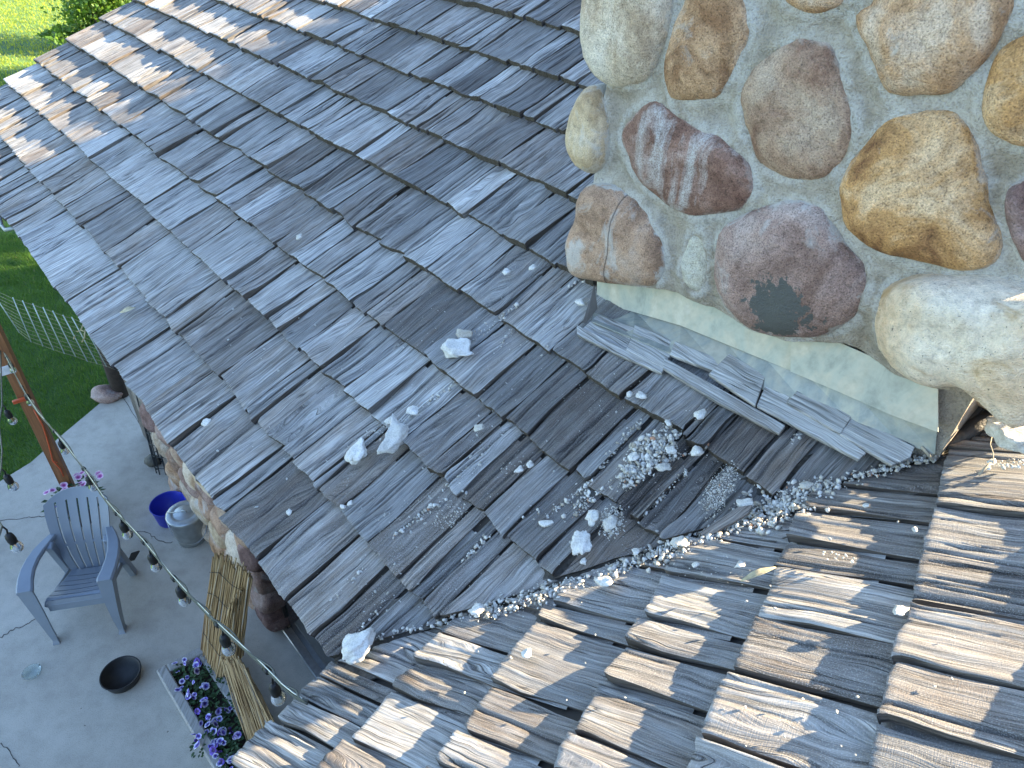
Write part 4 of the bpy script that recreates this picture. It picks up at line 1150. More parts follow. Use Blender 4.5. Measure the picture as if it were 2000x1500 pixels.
def blades(n, x0, x1, y0, y1, h0, h1, w, near):
    r = np.random.default_rng(4 + n)
    x, y = r.uniform(x0, x1, n), r.uniform(y0, y1, n)
    shrunk = poly
    k = ~in_poly(x, y, shrunk)
    d = np.stack([x, y, np.zeros(n)], 1) - CAM; z = d @ CF
    px, py = 1000 + F_PX * (d @ CR) / z, 750 - F_PX * (d @ CU) / z
    k &= (z > 0) & (px > -60) & (px < 420) & (py > -40) & (py < 1150)
    x, y = x[k], y[k]; n = len(x)
    clump = np.array([mnoise.noise(Vector((a * 3.2, b_ * 3.2, 0))) for a, b_ in zip(x, y)])
    h = r.uniform(h0, h1, n) * (1 + .5 * clump); a = r.uniform(0, 6.283, n); lean = r.uniform(.2, 1.0, n) * h
    dirx, diry = np.cos(a), np.sin(a)
    p = np.stack([x, y, np.full(n, GZ)], 1); s = np.stack([-diry, dirx, 0 * x], 1) * (w * r.uniform(.6, 1.2, n))[:, None]
    m = p + np.stack([dirx * lean * .35, diry * lean * .35, h * .6], 1); t = p + np.stack([dirx * lean, diry * lean, h], 1)
    V = np.stack([p - s, p + s, m + s * .8, m - s * .8, t], 1).reshape(-1, 3)
    b0 = np.arange(n)[:, None] * 5
    T = np.concatenate([b0 + np.array([[0, 1, 2]]), b0 + np.array([[0, 2, 3]]), b0 + np.array([[3, 2, 4]])])
    tone = np.clip(r.normal(.42, .2, n) + clump * .35, 0, .95); tone[r.random(n) < .02] = 1
    return V, T, np.repeat(tone, 5)
for nm, mt_, lb, sets in (("grass", MAT_GRASS, "mown green lawn grass beyond the patio edge", ((150000, -9, -3.9, 4.0, 9.5, .03, .065, .0022, True), (90000, -14, -5, 8, 18, .035, .06, .005, False))),
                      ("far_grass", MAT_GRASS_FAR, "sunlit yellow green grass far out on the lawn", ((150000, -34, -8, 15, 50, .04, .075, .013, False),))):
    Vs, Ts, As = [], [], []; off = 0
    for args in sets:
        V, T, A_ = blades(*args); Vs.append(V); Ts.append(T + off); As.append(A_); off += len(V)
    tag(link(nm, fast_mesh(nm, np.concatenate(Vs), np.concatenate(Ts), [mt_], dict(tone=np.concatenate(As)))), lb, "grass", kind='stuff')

# ------------------------------------------------------------------ house walls
WO = 0.54
MAT_WALLM = simple_mat("wall_mortar", (0.20, 0.175, 0.15), 0.95, 0, .3, 20, .5)
def wallA(s, z, off=0.0): return P0 + DA * s + HA * (WO - off) - UP * P0[2] + UP * z
DOOR0, DOOR1 = .40, 2.32         # along the eave
b = MB()
b.prism([H(wallA(s, z)) for s, z in ((DOOR1, 0), (5.3, 0), (5.3, 3.16), (DOOR1, 3.16))], -HA, .2)
b.prism([H(wallA(s, z)) for s, z in ((DOOR0 - .6, 2.35), (DOOR1, 2.35), (DOOR1, 3.16), (DOOR0 - .6, 3.16))], -HA, .2)
# wing wall, gable and rear walls
qW = P0 + HB * .5 - UP * P0[2]
b.prism([H(qW + DB * .5), H(qW - DB * 5.2), H(qW - DB * 5.2 + UP * 3.1), H(qW + DB * .5 + UP * 3.1)], -HB, .2)
gl = wallA(5.3, 0); gr = gl + HA * 8.2
b.prism([H(gl), H(gr), H(gr + UP * 3.1), H((gl + gr) / 2 + UP * 5.0), H(gl + UP * 3.1)], DA, .2)
rr_ = gr - DA * 7.0
b.prism([H(gr), H(rr_), H(rr_ + UP * 3.0), H(gr + UP * 3.0)], HA, .2)
wall = b.build("stone_wall", MAT_WALLM, house)
wr = random.Random(21)
wmats = [SM_TAN, SM_PINK, SM_PURPLE, SM_PALE, SM_DARKRED, SM_ROSE, SM_YEL]
smesh = []
for k in range(12):
    q = [(math.cos(t) * wr.uniform(.85, 1.12), math.sin(t) * wr.uniform(.85, 1.12)) for t in np.linspace(0, 2 * math.pi, 9)[:-1]]
    Vs_, Fs_, cen = stone_mesh([(a * .125, b_ * .115) for a, b_ in q], .085, DA, UP, -HA, np.zeros(3), 600 + k, None, n=18)
    smesh.append((Vs_, Fs_))
made = {}
z = .12
row = 0
while z < 3.05:
    s = DOOR1 + .12 + (row % 2) * .1
    while s < 4.45:
        k = wr.randrange(12); m = wr.randrange(len(wmats))
        if (k, m) not in made: made[(k, m)] = make_mesh("wall_stone", smesh[k][0], smesh[k][1], [wmats[m]], smooth=True)
        o = link("wall_stone", made[(k, m)], wall)
        o.location = Vector(H(wallA(s, z, .035))); o.scale = Vector((wr.uniform(1.1, 1.5), ) * 3); o.location.z += wr.uniform(-.05, .05)
        s += wr.uniform(.26, .36)
    z += .26; row += 1
# stone pier beside the door
pz = .13
while pz < 3.0:
    for ds in (0.0,):
        k = wr.randrange(12); m = wr.choice([4, 4, 2, 1])
        if (k, m) not in made: made[(k, m)] = make_mesh("wall_stone", smesh[k][0], smesh[k][1], [wmats[m]], smooth=True)
        o = link("wall_stone", made[(k, m)], wall); o.location = Vector(H(wallA(DOOR1 + .08, pz, .05))); o.scale = (1.25, 1.25, 1.2)
    pz += .25
# sliding glass door
MAT_ALU = simple_mat("dark_bronze_aluminium", (0.05, 0.045, 0.042), 0.4, .6)
MAT_ALUL = simple_mat("grey_aluminium_track", (0.32, 0.33, 0.34), 0.35, .7)
MAT_DGLASS, nt, bs = new_mat("dark_door_glass")
bs.inputs['Base Color'].default_value = (0.02, 0.025, 0.03, 1); bs.inputs['Roughness'].default_value = .05
door = empty("sliding_door", H(wallA((DOOR0 + DOOR1) / 2, 0, -.06))); door.parent = house
dO = wallA((DOOR0 + DOOR1) / 2, 0, -.06)
def D(s, z, off=0.0): return wallA(s, z, -.06 + off) - dO
b = MB(); b.box((D(DOOR0, .015) + D(DOOR1, .015)) / 2, (DOOR1 - DOOR0, .12, .03), [DA, HA, UP], .006); b.build("track", MAT_ALUL, door)
for s in (DOOR1 - .03, 1.40, 1.30, DOOR0 + .03):
    b = MB(); b.box(D(s, 1.18, .0 if s != 1.30 else -.03), (.055, .05, 2.3), [DA, HA, UP], .006); b.build("door_frame", MAT_ALU, door)
for s0, s1, of in ((1.40, DOOR1, .0), (DOOR0, 1.30, -.03)):
    b = MB(); b.box((D(s0, 1.2, of) + D(s1, 1.2, of)) / 2, (s1 - s0 - .06, .012, 2.25), [DA, HA, UP]); b.build("pane", MAT_DGLASS, door)

# ------------------------------------------------------------------ posts and wires
MAT_CEDARPOST, nt, bs = new_mat("stained_post")
ob = nt.nodes.new("ShaderNodeTexCoord").outputs['Object']
f = noise_tex(nt, mapping(nt, ob, (60, 60, 2)), 1.0, 5, 0.6)
nt.links.new(ramp(nt, f, [(0.3, (0.14, 0.055, 0.02)), (0.55, (0.25, 0.105, 0.04)), (0.75, (0.33, 0.15, 0.065))]), bs.inputs['Base Color']); bs.inputs['Roughness'].default_value = .6
bump(nt, bs, f, .3, .004)
MAT_BLACK = simple_mat("black_rubber", (0.014, 0.014, 0.015), .5, 0, .2, 40, 0, .4)
MAT_CORD = simple_mat("string_cable", (0.05, 0.055, 0.045), .5, 0, .2, 40)
MAT_STEELW = simple_mat("guy_wire", (0.45, 0.46, 0.43), .4, .8)
MAT_ORANGE = simple_mat("orange_plastic", (0.55, 0.09, 0.025), .5, 0, .1, 20)
MAT_BULB, nt, bs = new_mat("clear_bulb_glass")
bs.inputs['Transmission Weight'].default_value = 1.0; bs.inputs['Roughness'].default_value = .02; bs.inputs['IOR'].default_value = 1.25
bs.inputs['Base Color'].default_value = (.95, .97, 1, 1)
MAT_FIL = simple_mat("filament_stem", (0.75, 0.42, 0.22), .4, .2)

pb = gnd(150, 985); PW = .092
post = empty("wooden_post", pb, 0, "reddish stained wooden post behind the grey chair", "post")
ang_ = math.radians(28); pax = [np.array([math.cos(ang_), math.sin(ang_), 0]), np.array([-math.sin(ang_), math.cos(ang_), 0]), UP]
b = MB(); b.box((0, 0, 1.5), (PW, PW, 3.0), pax, .006); o = b.build("post_shaft", MAT_CEDARPOST, post)
def on_post(px, py, out=.06):
    """point on a vertical plane through the post facing the camera"""
    n = CAM - pb; n[2] = 0; n /= np.linalg.norm(n)
    return on_plane(px, py, pb + n * out, n)
b = MB(); P = [on_post(x, y, .062) - pb for x, y in ((66,800),(84,832),(95,868),(103,900),(118,916),(124,930))]; b.tube(P, .006, 6); b.tube([P[3], P[3] + (P[4] - P[3]) * .5 + np.array([.02, 0, .03])], .004, 5); b.build("orange_cord", MAT_ORANGE, post)
b = MB(); q0, q1 = on_post(24, 782, .08) - pb, on_post(56, 781, .08) - pb; b.box((q0 + q1) / 2, (np.linalg.norm(q1 - q0), .03, .03), basis(UP, q1 - q0), .005); b.build("orange_hook", MAT_ORANGE, post)
b = MB(); q0, q1 = on_post(0, 724, .10) - pb, on_post(26, 722, .10) - pb; b.box((q0 + q1) / 2, (np.linalg.norm(q1 - q0) * 1.1, .012, .075), basis(UP, q1 - q0), .003); b.build("white_tag", simple_mat("white_card", (.7, .72, .75), .6), post)

def bulb(top, drop, scale, parent, mb_sock, d=None):
    """lamp holder hanging from the cable with its clear bulb; parent is at world origin"""
    d = np.array([0, 0, -1.0]) if d is None else d
    a = top; n_ = basis(-d, np.array([1., .2, 0]))
    s_ = scale
    pts = [a, a + np.array([.006, .004, 0]) + d * drop * .5, a + d * drop]
    m = MB(); m.tube(pts, .0045 * s_, 6)
    c_ = a + d * drop
    m.lathe([(0.001, .006 * s_), (.010 * s_, .004 * s_), (.017 * s_, -.004 * s_), (.0205 * s_, -.018 * s_), (.0215 * s_, -.044 * s_), (.0195 * s_, -.048 * s_), (.0195 * s_, -.060 * s_), (.001, -.061 * s_)], 16, c_, n_)
    so = m.build("bulb_socket", MAT_BLACK, parent)
    m = MB(); g0 = c_ + d * .060 * s_
    m.lathe([(.0165 * s_, 0), (.019 * s_, -.006 * s_), (.027 * s_, -.022 * s_), (.0295 * s_, -.036 * s_), (.026 * s_, -.052 * s_), (.014 * s_, -.063 * s_), (.0005, -.066 * s_)], 18, g0, n_)
    m.build("glass_bulb", MAT_BULB, so)
    m = MB(); m.lathe([(.0045 * s_, 0), (.0045 * s_, -.020 * s_), (.002 * s_, -.028 * s_), (.002 * s_, -.042 * s_)], 8, g0, n_); m.build("filament", MAT_FIL, so)

# cable from the post to the wing eave, following its line in the picture
e0 = on_post(8, 690, .07); e1 = pB(600, 1374, .02)
cab_px = [(8,690),(60,786),(114,852),(171,926),(212,985),(272,1048),(340,1130),(392,1186),(432,1226),(512,1300),(560,1348),(600,1374)]
tt = []
L2 = [0]
for (x0, y0), (x1, y1) in zip(cab_px[:-1], cab_px[1:]): L2.append(L2[-1] + math.hypot(x1 - x0, y1 - y0))
dpt0, dpt1 = (e0 - CAM) @ CF, (e1 - CAM) @ CF
CAB = []
for (x, y), l in zip(cab_px, L2):
    t = l / L2[-1]; dep = 1 / ((1 - t) / dpt0 + t / dpt1); CAB.append(CAM + ray(x, y) * dep)     # a straight run in space
CAB = np.array(CAB)
fine_ = []
for i in range(len(CAB) - 1):
    for t in np.linspace(0, 1, 8)[:-1]:
        p0, p1, p2, p3 = CAB[max(i - 1, 0)], CAB[i], CAB[i + 1], CAB[min(i + 2, len(CAB) - 1)]
        fine_.append(.5 * ((2 * p1) + (p2 - p0) * t + (2 * p0 - 5 * p1 + 4 * p2 - p3) * t * t + (3 * p1 - p0 - 3 * p2 + p3) * t ** 3))
fine_.append(CAB[-1]); fine_ = np.array(fine_)
lights = empty("string_light", (0, 0, 0), 0, "black cable of clear bulbs running from the wooden post to the wing eave", "string light")
b = MB(); b.tube(list(fine_), .0042, 7); 
q = fine_ + np.array([[.0 + .010 * math.sin(i * .9), .004, .011 * abs(math.sin(i * .37)) + .005] for i in range(len(fine_))])
b.tube(list(q), .0028, 6); b.build("cable", MAT_CORD, lights)
b = MB(); b.tube(list(fine_[:: 3] + np.array([0, 0, .014])), .002, 5); b.build("guy_wire", MAT_STEELW, lights)
bp = [(16,700),(50,760),(108,843),(168,920),(223,999),(278,1056),(343,1131),(424,1217),(518,1308)]
def near_cab(px, py):
    pr = np.array([project(p)[:2] for p in fine_]); i = int(((pr - np.array([px, py])) ** 2).sum(1).argmin()); return fine_[i]
for k, (x, y) in enumerate(bp):
    bulb(near_cab(x, y), .055 + .012 * (k % 3), .76, lights, None, np.array([.10, -.04, -1.0]) / 1.08)
b = MB()
for x, y in bp:
    p = near_cab(x, y); i = int(((fine_ - p) ** 2).sum(1).argmin()); j = min(i + 1, len(fine_) - 1); d = fine_[j] - fine_[i - 1]; d /= np.linalg.norm(d)
    b.tube([p - d * .012, p + d * .012], .010, 7)
b.build("cable_clip", MAT_BLACK, lights)
# second string, going off to the left
lights2 = empty("string_light", (0, 0, 0), 0, "second bulb cable dangling beside the left edge of the patio", "string light")
dd = dpt0 * .97
C2 = [CAM + ray(x, y) * (dd - .25 * k) for k, (x, y) in enumerate([(-2,680),(4,790),(-2,830),(4,880),(2,915),(-6,950),(-14,1000),(4,1028),(-6,1060),(-20,1120)])]
C2[0] = e0 + np.array([-.02, 0, .02])
b = MB(); b.tube(C2, .005, 6); b.build("cable", MAT_CORD, lights2)
for k in (1, 4, 7): bulb(C2[k], .06, 1.0, lights2, None, np.array([.16, -.05, -1.0]) / 1.1)

# dark log post and wire panel at the end of the porch
MAT_LOG = simple_mat("dark_bark_post", (0.045, 0.032, 0.025), .9, 0, .35, 18, .6)
lp = gnd(238, 770)
b = MB(); b.tube([np.array([0, 0, -.03]), np.array([.004, 0, .5]), np.array([0, .006, 1.1]), np.array([-.004, 0, 1.75])], [.085, .078, .075, .072], 14); o = b.build("log_post", MAT_LOG); o.location = Vector(lp); tag(o, "dark bark covered log post standing at the patio corner", "post")
MAT_WIRE = simple_mat("galvanised_wire", (0.45, 0.54, 0.54), .45, .3)
panel = empty("wire_fence", lp, 0, "galvanised wire grid panel leaning out from the log post over the lawn", "fence panel")
ptop = [(-22,560),(25,581),(44,587),(64,593),(84,600),(103,607),(123,615),(140,619),(160,628),(196,660)]
pbot = [(38,650),(61,668),(84,676),(105,684),(126,691),(148,697),(171,706),(190,711),(208,716),(229,724)]
TZ, BZ = 1.45, .95
Tp = [gnd(x, y, TZ) for x, y in ptop]; Bp = [gnd(x, y, BZ) for x, y in pbot]
for t, q in zip(Tp, Bp):
    b = MB(); b.tube([t - lp, (t + q) / 2 - lp + np.array([0, 0, .004]), q - lp], .0046, 6); b.build("upright_wire", MAT_WIRE, panel)
for k in range(11):
    f = .02 + .96 * k / 10
    b = MB(); b.tube([t * (1 - f) + q * f - lp + np.array([0, 0, -.004]) for t, q in zip(Tp, Bp)], .0018, 5); b.build("cross_wire", simple_mat("wire_rust", (0.22, 0.20, 0.13), .6, .4) if k == 0 else bpy.data.materials["wire_rust"], panel)
MAT_STRAW = simple_mat("straw_tie", (0.50, 0.42, 0.22), .8)
b = MB()
for pl in ([(164,630),(158,645),(150,648)], [(158,645),(166,648),(168,640)], [(166,648),(165,660),(160,668)], [(144,662),(146,657)]):
    b.tube([gnd(x, y, 1.5) for x, y in pl], .006, 6)
o = b.build("straw_tie", MAT_STRAW); tag(o, "straw coloured stem caught in the wire panel", "straw")
# rolled wire mesh standing against the stone wall
MAT_WIRED = simple_mat("dark_wire", (0.05, 0.06, 0.07), .5, .5)
rl = [gnd(296, 800, 1.25), gnd(332, 918, .02)]
rollp = gnd(338, 915)
roll = empty("wire_roll", rollp, 0, "dark roll of wire mesh leaning against the stone wall", "wire roll")
axd = np.array([-.16, .36, 1.0]); axd /= np.linalg.norm(axd); Bx = basis(axd, DA)
for k in range(13):
    a = 2 * math.pi * k / 13; b = MB(); c0 = Bx[0] * math.cos(a) * .15 + Bx[1] * math.sin(a) * .15; b.tube([c0, c0 + axd * 1.8], .006, 5); b.build("long_wire", MAT_WIRED, roll)
for k in range(15):
    b = MB(); z_ = .05 + k * .12; b.tube([Bx[0] * math.cos(a) * .15 + Bx[1] * math.sin(a) * .15 + axd * (z_ + .02 * math.sin(a)) for a in np.linspace(0, 2 * math.pi, 15)], .004, 5, cap=False); b.build("ring_wire", MAT_WIRED, roll)
# grey pipe bend under the left eave
b = MB(); P = [pA(-6, 400, -.10), pA(3, 440, -.12), pA(10, 449, -.12), pA(34, 444, -.10)]
b.tube(P, .011, 10); o = b.build("pipe_bend", simple_mat("grey_pvc", (.30, .33, .34), .5)); tag(o, "thin grey pipe bend poking out below the left eave", "pipe")
# rocks on the ground
for (x, y, sx, sy, sz_, lb, mt, zf) in ((299, 905, .155, .125, .10, "round grey river rock alone on the patio", SM_GREY, .45), (212, 778, .34, .22, .20, "half buried grey boulder at the foot of the log post", SM_PURPLE, .3)):
    V = rock_verts(ICO3, int(x), (sx, sy, sz_), .0); o = link("rock", fast_mesh("rock", V, ICO3[1], [mt], smooth=True)); o.location = Vector(gnd(x, y) + UP * sz_ * zf); tag(o, lb, "rock", "rocks on the ground")
MAT_RIVER = simple_mat("dark_river_rock", (.13, .125, .10), .8, 0, .35, 22, .3)
bpy.data.objects["rock"].data.materials[0] = MAT_RIVER

# ------------------------------------------------------------------ chair
MAT_PLAST = simple_mat("grey_resin", (0.20, 0.235, 0.285), .42, 0, .05, 8, 0, .5)
def chair(origin, rdir, label, mat):
    R_ = np.array([rdir[0], rdir[1], 0]); R_ /= np.linalg.norm(R_); Bk = np.array([-R_[1], R_[0], 0])
    rz = math.atan2(R_[1], R_[0])
    root = empty("garden_chair", origin, rz, label, "chair", "plastic garden chairs")
    # seat slats: from the front edge back and down
    prof = [(.035, .385), (.045, .425), (.075, .435), (.14, .405), (.22, .370), (.30, .335), (.38, .305), (.45, .285)]
    def seat_pt(t):
        d = t * (len(prof) - 1); i = min(int(d), len(prof) - 2); f = d - i
        return np.array(prof[i]) * (1 - f) + np.array(prof[i + 1]) * f
    cuts = [0.0, .155, .33, .455, .575, .695, .815, 1.0]
    for a, c_ in zip(cuts[:-1], cuts[1:]):
        a2, c2 = a + .008, c_ - .008
        w = lambda t: .198 - .055 * t
        rows = [a2 + (c2 - a2) * k / 3 for k in range(4)]
        m = MB(); V = []; 
        for t in rows:
            y, z = seat_pt(t)
            for x in np.linspace(-1, 1, 7): V.append((x * w(t), y, z - .012 * (1 - x * x) * (0 if t < .2 else 1)))
        n1 = len(V); V += [(x, y, z - .014) for x, y, z in V]
        Fc = []
        for j in range(3):
            for i in range(6): q = j * 7 + i; Fc.append((q, q + 1, q + 8, q + 7)); Fc.append((n1 + q + 7, n1 + q + 8, n1 + q + 1, n1 + q))
        bd = [i for i in range(7)] + [7 * j + 6 for j in range(1, 4)] + [21 + i for i in range(5, -1, -1)] + [7 * j for j in (2, 1)]
        for p_, q_ in zip(bd, bd[1:] + bd[:1]): Fc.append((p_, p_ + n1, q_ + n1, q_))
        m.add(V, Fc, False); m.build("seat_slat", mat, root)
    m = MB()
    for sx in (-1, 1):
        m.tube([np.array([sx * (.198 - .055 * t), *seat_pt(t)]) - np.array([0, 0, .018]) for t in np.linspace(.05, 1, 9)], .013, 6)
    m.box((0, .04, .355), (.38, .012, .075), None, .004)
    m.build("seat_frame", mat, root)
    # curved apron under the front edge
    # back staves
    y0, z0, y1, z1 = .455, .275, .70, .885
    def bp_(t, x): 
        y = y0 + (y1 - y0) * t + .05 * math.sin(math.pi * t) * -1 + .055 * (x / .25) ** 2 * -1
        z = z0 + (z1 - z0) * t
        return np.array([x, y, z])
    def halfw(t): return .146 + .095 * t ** .8 if t < .55 else .146 + .095 * .55 ** .8 + .018 * math.sin((t - .55) / .45 * math.pi * .6)
    ns = 6
    for k in range(ns):
        m = MB()
        for t0, t1 in ((0.0, .385), (.415, .93)):
            V = []; rows = np.linspace(t0, t1, 9)
            for t in rows:
                hw = halfw(t); top_lim = 1.0
                xa, xb = -hw + 2 * hw * k / ns, -hw + 2 * hw * (k + 1) / ns
                g = .0065
                for x in np.linspace(xa + (g if k else 0), xb - (g if k < ns - 1 else 0), 4): V.append(bp_(t, x))
            n1 = len(V); V = [*V, *[v + np.array([0, .014, -.004]) for v in V]]
            Fc = []
            for j in range(8):
                for i in range(3): q = j * 4 + i; Fc.append((q, q + 1, q + 5, q + 4)); Fc.append((n1 + q + 4, n1 + q + 5, n1 + q + 1, n1 + q))
            bd = [0, 1, 2, 3] + [4 * j + 3 for j in range(1, 9)] + [34, 33, 32] + [4 * j for j in range(7, 0, -1)]
            for p_, q_ in zip(bd, bd[1:] + bd[:1]): Fc.append((p_, p_ + n1, q_ + n1, q_))
            m.add(V, Fc, False)
        m.build("back_stave", mat, root)
    def band(name, ta, tb_, arch=False):
        m = MB(); V = []; n_ = 17
        for r_ in range(4):
            for i in range(n_):
                x_ = -1 + 2 * i / (n_ - 1)
                t = ta + (tb_ - ta) * r_ / 3
                if arch: t = ta + (.070 * (1 - abs(x_) ** 2.6) + .012 + (0 if r_ else 0)) * r_ / 3 * 1.4
                p = bp_(t, x_ * halfw(min(t, .97)) * (1 if not arch else (1 - .06 * (r_ / 3) ** 2)))
                V.append(p)
        n1 = len(V); V = [*V, *[v + np.array([0, .015, -.004]) for v in V]]
        Fc = []
        for j in range(3):
            for i in range(n_ - 1): q = j * n_ + i; Fc.append((q, q + 1, q + n_ + 1, q + n_)); Fc.append((n1 + q + n_, n1 + q + n_ + 1, n1 + q + 1, n1 + q))
        bd = list(range(n_)) + [n_ * j + n_ - 1 for j in (1, 2, 3)] + [3 * n_ + i for i in range(n_ - 2, -1, -1)] + [n_ * j for j in (2, 1)]
        for p_, q_ in zip(bd, bd[1:] + bd[:1]): Fc.append((p_, p_ + n1, q_ + n1, q_))
        m.add(V, Fc, False); m.build(name, mat, root)
    band("back_band", .385, .415); band("back_top", .925, 1.0, True); band("back_foot", -.04, .0)
    for sx in (-1, 1):
        # arm: broad flat board curving in to the back
        V = []; pts = [(.005, .210, .312, .615), (.03, .206, .320, .624), (.11, .226, .330, .634), (.20, .236, .332, .640), (.29, .232, .322, .642), (.38, .214, .300, .640), (.46, .190, .264, .636), (.53, .170, .222, .632)]
        for y, xi, xo, z in pts:
            for f in (0, .12, .5, .88, 1): V.append((sx * (xi + (xo - xi) * f), y, z - (.010 if f in (0, 1) else 0)))
        n1 = len(V); V += [(x, y, z - .022) for x, y, z in V]
        Fc = []; nr = len(pts)
        for j in range(nr - 1):
            for i in range(4):
                q = j * 5 + i; f1 = (q, q + 1, q + 6, q + 5); f2 = (n1 + q + 5, n1 + q + 6, n1 + q + 1, n1 + q)
                Fc += [f1, f2] if sx > 0 else [f1[::-1], f2[::-1]]
        bd = list(range(5)) + [5 * j + 4 for j in range(1, nr)] + [5 * (nr - 1) + i for i in (3, 2, 1, 0)] + [5 * j for j in range(nr - 2, 0, -1)]
        for p_, q_ in zip(bd, bd[1:] + bd[:1]):
            f1 = (p_, p_ + n1, q_ + n1, q_); Fc.append(f1 if sx > 0 else f1[::-1])
        m = MB(); m.add(V, Fc, False); m.build("armrest", mat, root)
        # front leg: wide panel tapering to a small foot
        V = []
        for z, xi, xo, ya, yb in ((.606, .210, .312, .01, .11), (.48, .206, .296, .0, .09), (.36, .204, .280, -.01, .08), (.18, .206, .260, -.02, .055), (.035, .212, .248, -.02, .035), (.0, .205, .254, -.035, .04)):
            V += [(sx * xi, ya, z), (sx * xo, ya, z), (sx * xo, yb, z), (sx * (xo - .014), yb, z), (sx * (xo - .014), ya + .014, z), (sx * xi, ya + .014, z)]
        Fc = []
        for j in range(5):
            for i in range(6): q = j * 6; Fc.append((q + i, q + (i + 1) % 6, q + 6 + (i + 1) % 6, q + 6 + i))
        Fc += [(0, 1, 2, 3, 4, 5), (35, 34, 33, 32, 31, 30)]
        m = MB(); m.add(V, Fc, False); m.build("front_leg", mat, root)
        m = MB()
        A0, A1 = np.array([sx * .20, .42, .62]), np.array([sx * .21, .56, .0])
        m.box((A0 + A1) / 2, (.05, .06, .64), [np.array([1., 0, 0]), np.cross((A0 - A1) / np.linalg.norm(A0 - A1), [1., 0, 0]), (A0 - A1) / np.linalg.norm(A0 - A1)], .008)
        B0, B1 = np.array([sx * .200, .05, .38]), np.array([sx * .190, .50, .22]); dB_ = (B1 - B0) / np.linalg.norm(B1 - B0)
        m.box((B0 + B1) / 2, (.016, np.linalg.norm(B1 - B0), .05), [np.cross(dB_, [0, 0, 1.]), dB_, np.cross(np.cross(dB_, [0, 0, 1.]), dB_)], .004)
        m.build("rear_leg", mat, root)
    return root
fl, fr = gnd(112, 1252), gnd(241, 1231)
ch_ = chair((fl + fr) / 2, (fr - fl)[:2], "grey plastic slat back garden chair facing the camera on the patio", MAT_PLAST)
ch_.scale = (1, 1, 1)
# neighbour chair whose foot reaches into the picture
MAT_PLAST2 = simple_mat("charcoal_resin", (0.03, 0.032, 0.036), .45)
c2 = chair(gnd(8, 1152) + np.array([-.55, .10, 0]), np.array([.2, 1.0]), "charcoal plastic chair mostly outside the left edge with one foot showing", MAT_PLAST2)

# ------------------------------------------------------------------ tubs, can, bowl, lid
MAT_BLUE = simple_mat("blue_plastic", (0.015, 0.03, 0.42), .4, 0, .1, 12)
MAT_GALV = simple_mat("galvanised_steel", (0.40, 0.43, 0.44), .35, .75, .18, 14, .05)
def pot(prof, name, mat, loc, label, cat, n=36):
    b = MB(); b.lathe(prof, n); o = b.build(name, mat); o.location = Vector(loc); return tag(o, label, cat)
cb_ = gnd(377, 1050)
can = empty("metal_bin", cb_, 0, "galvanised metal bin with a lid and wire handle against the stone wall", "bin")
b = MB(); b.lathe([(.001, .002), (.118, .002), (.124, .01), (.145, .30), (.149, .31), (.145, .315), (.140, .30), (.118, .02)], 36); b.build("bin_body", MAT_GALV, can)
lid = MB(); lid.lathe([(.152, .302), (.156, .31), (.154, .325), (.140, .331), (.10, .335), (.092, .331), (.085, .335), (.001, .338)], 40); lid_o = lid.build("bin_lid", MAT_GALV, can)
b = MB(); b.tube([np.array([-.02, 0, .336]), np.array([-.015, 0, .352]), np.array([.015, 0, .352]), np.array([.02, 0, .336])], .006, 7); b.tube([np.array([-.14, -.02, .337]), np.array([.14, .02, .337])], .004, 6); b.build("lid_handle", MAT_GALV, lid_o)
b = MB()
hd = (CAM - cb_); hd[2] = 0; hd /= np.linalg.norm(hd); hx = np.cross(UP, hd)
b.tube([hx * .150 * math.cos(t) + hd * (.155 + .03 * math.sin(t)) * math.sin(t) ** .5 + UP * (.28 - .17 * math.sin(t)) for t in np.linspace(0, math.pi, 17)], .0035, 6); b.build("bail_handle", MAT_GALV, can)
pot([(.001, .004), (.12, .004), (.128, .012), (.15, .19), (.156, .195), (.152, .20), (.145, .19), (.122, .02), (.001, .016)], "blue_tub", MAT_BLUE, gnd(338, 1012), "bright blue plastic tub half hidden behind the metal bin", "tub")
pot([(.001, .004), (.105, .004), (.116, .012), (.134, .085), (.139, .090), (.135, .095), (.126, .088), (.108, .02), (.001, .014)], "rubber_bowl", MAT_BLACK, gnd(242, 1327), "round black rubber feed bowl lying on the patio", "bowl", 44)
MAT_CLEAR, nt, bs = new_mat("clear_plastic"); bs.inputs['Transmission Weight'].default_value = .9; bs.inputs['Roughness'].default_value = .15; bs.inputs['IOR'].default_value = 1.3; bs.inputs['Base Color'].default_value = (.85, .95, .95, 1)
pot([(.001, .002), (.052, .002), (.058, .01), (.060, .022), (.064, .024), (.060, .026), (.055, .012), (.001, .006)], "plastic_lid", MAT_CLEAR, gnd(64, 1315), "clear plastic lid lying upturned on the patio", "lid", 32)
# a dark folded tool behind the chair's arm
b = MB(); p0_, p1_ = gnd(250, 1095, .05), gnd(272, 1075, .09); b.prism([p0_, gnd(256, 1080, .10), p1_, gnd(262, 1092, .04)], UP, .015); b.tube([gnd(225, 1085, .05), gnd(250, 1112, .02)], .008, 6)
o = b.build("dustpan", MAT_PLAST2); tag(o, "small dark dustpan behind the chair's right arm", "dustpan")

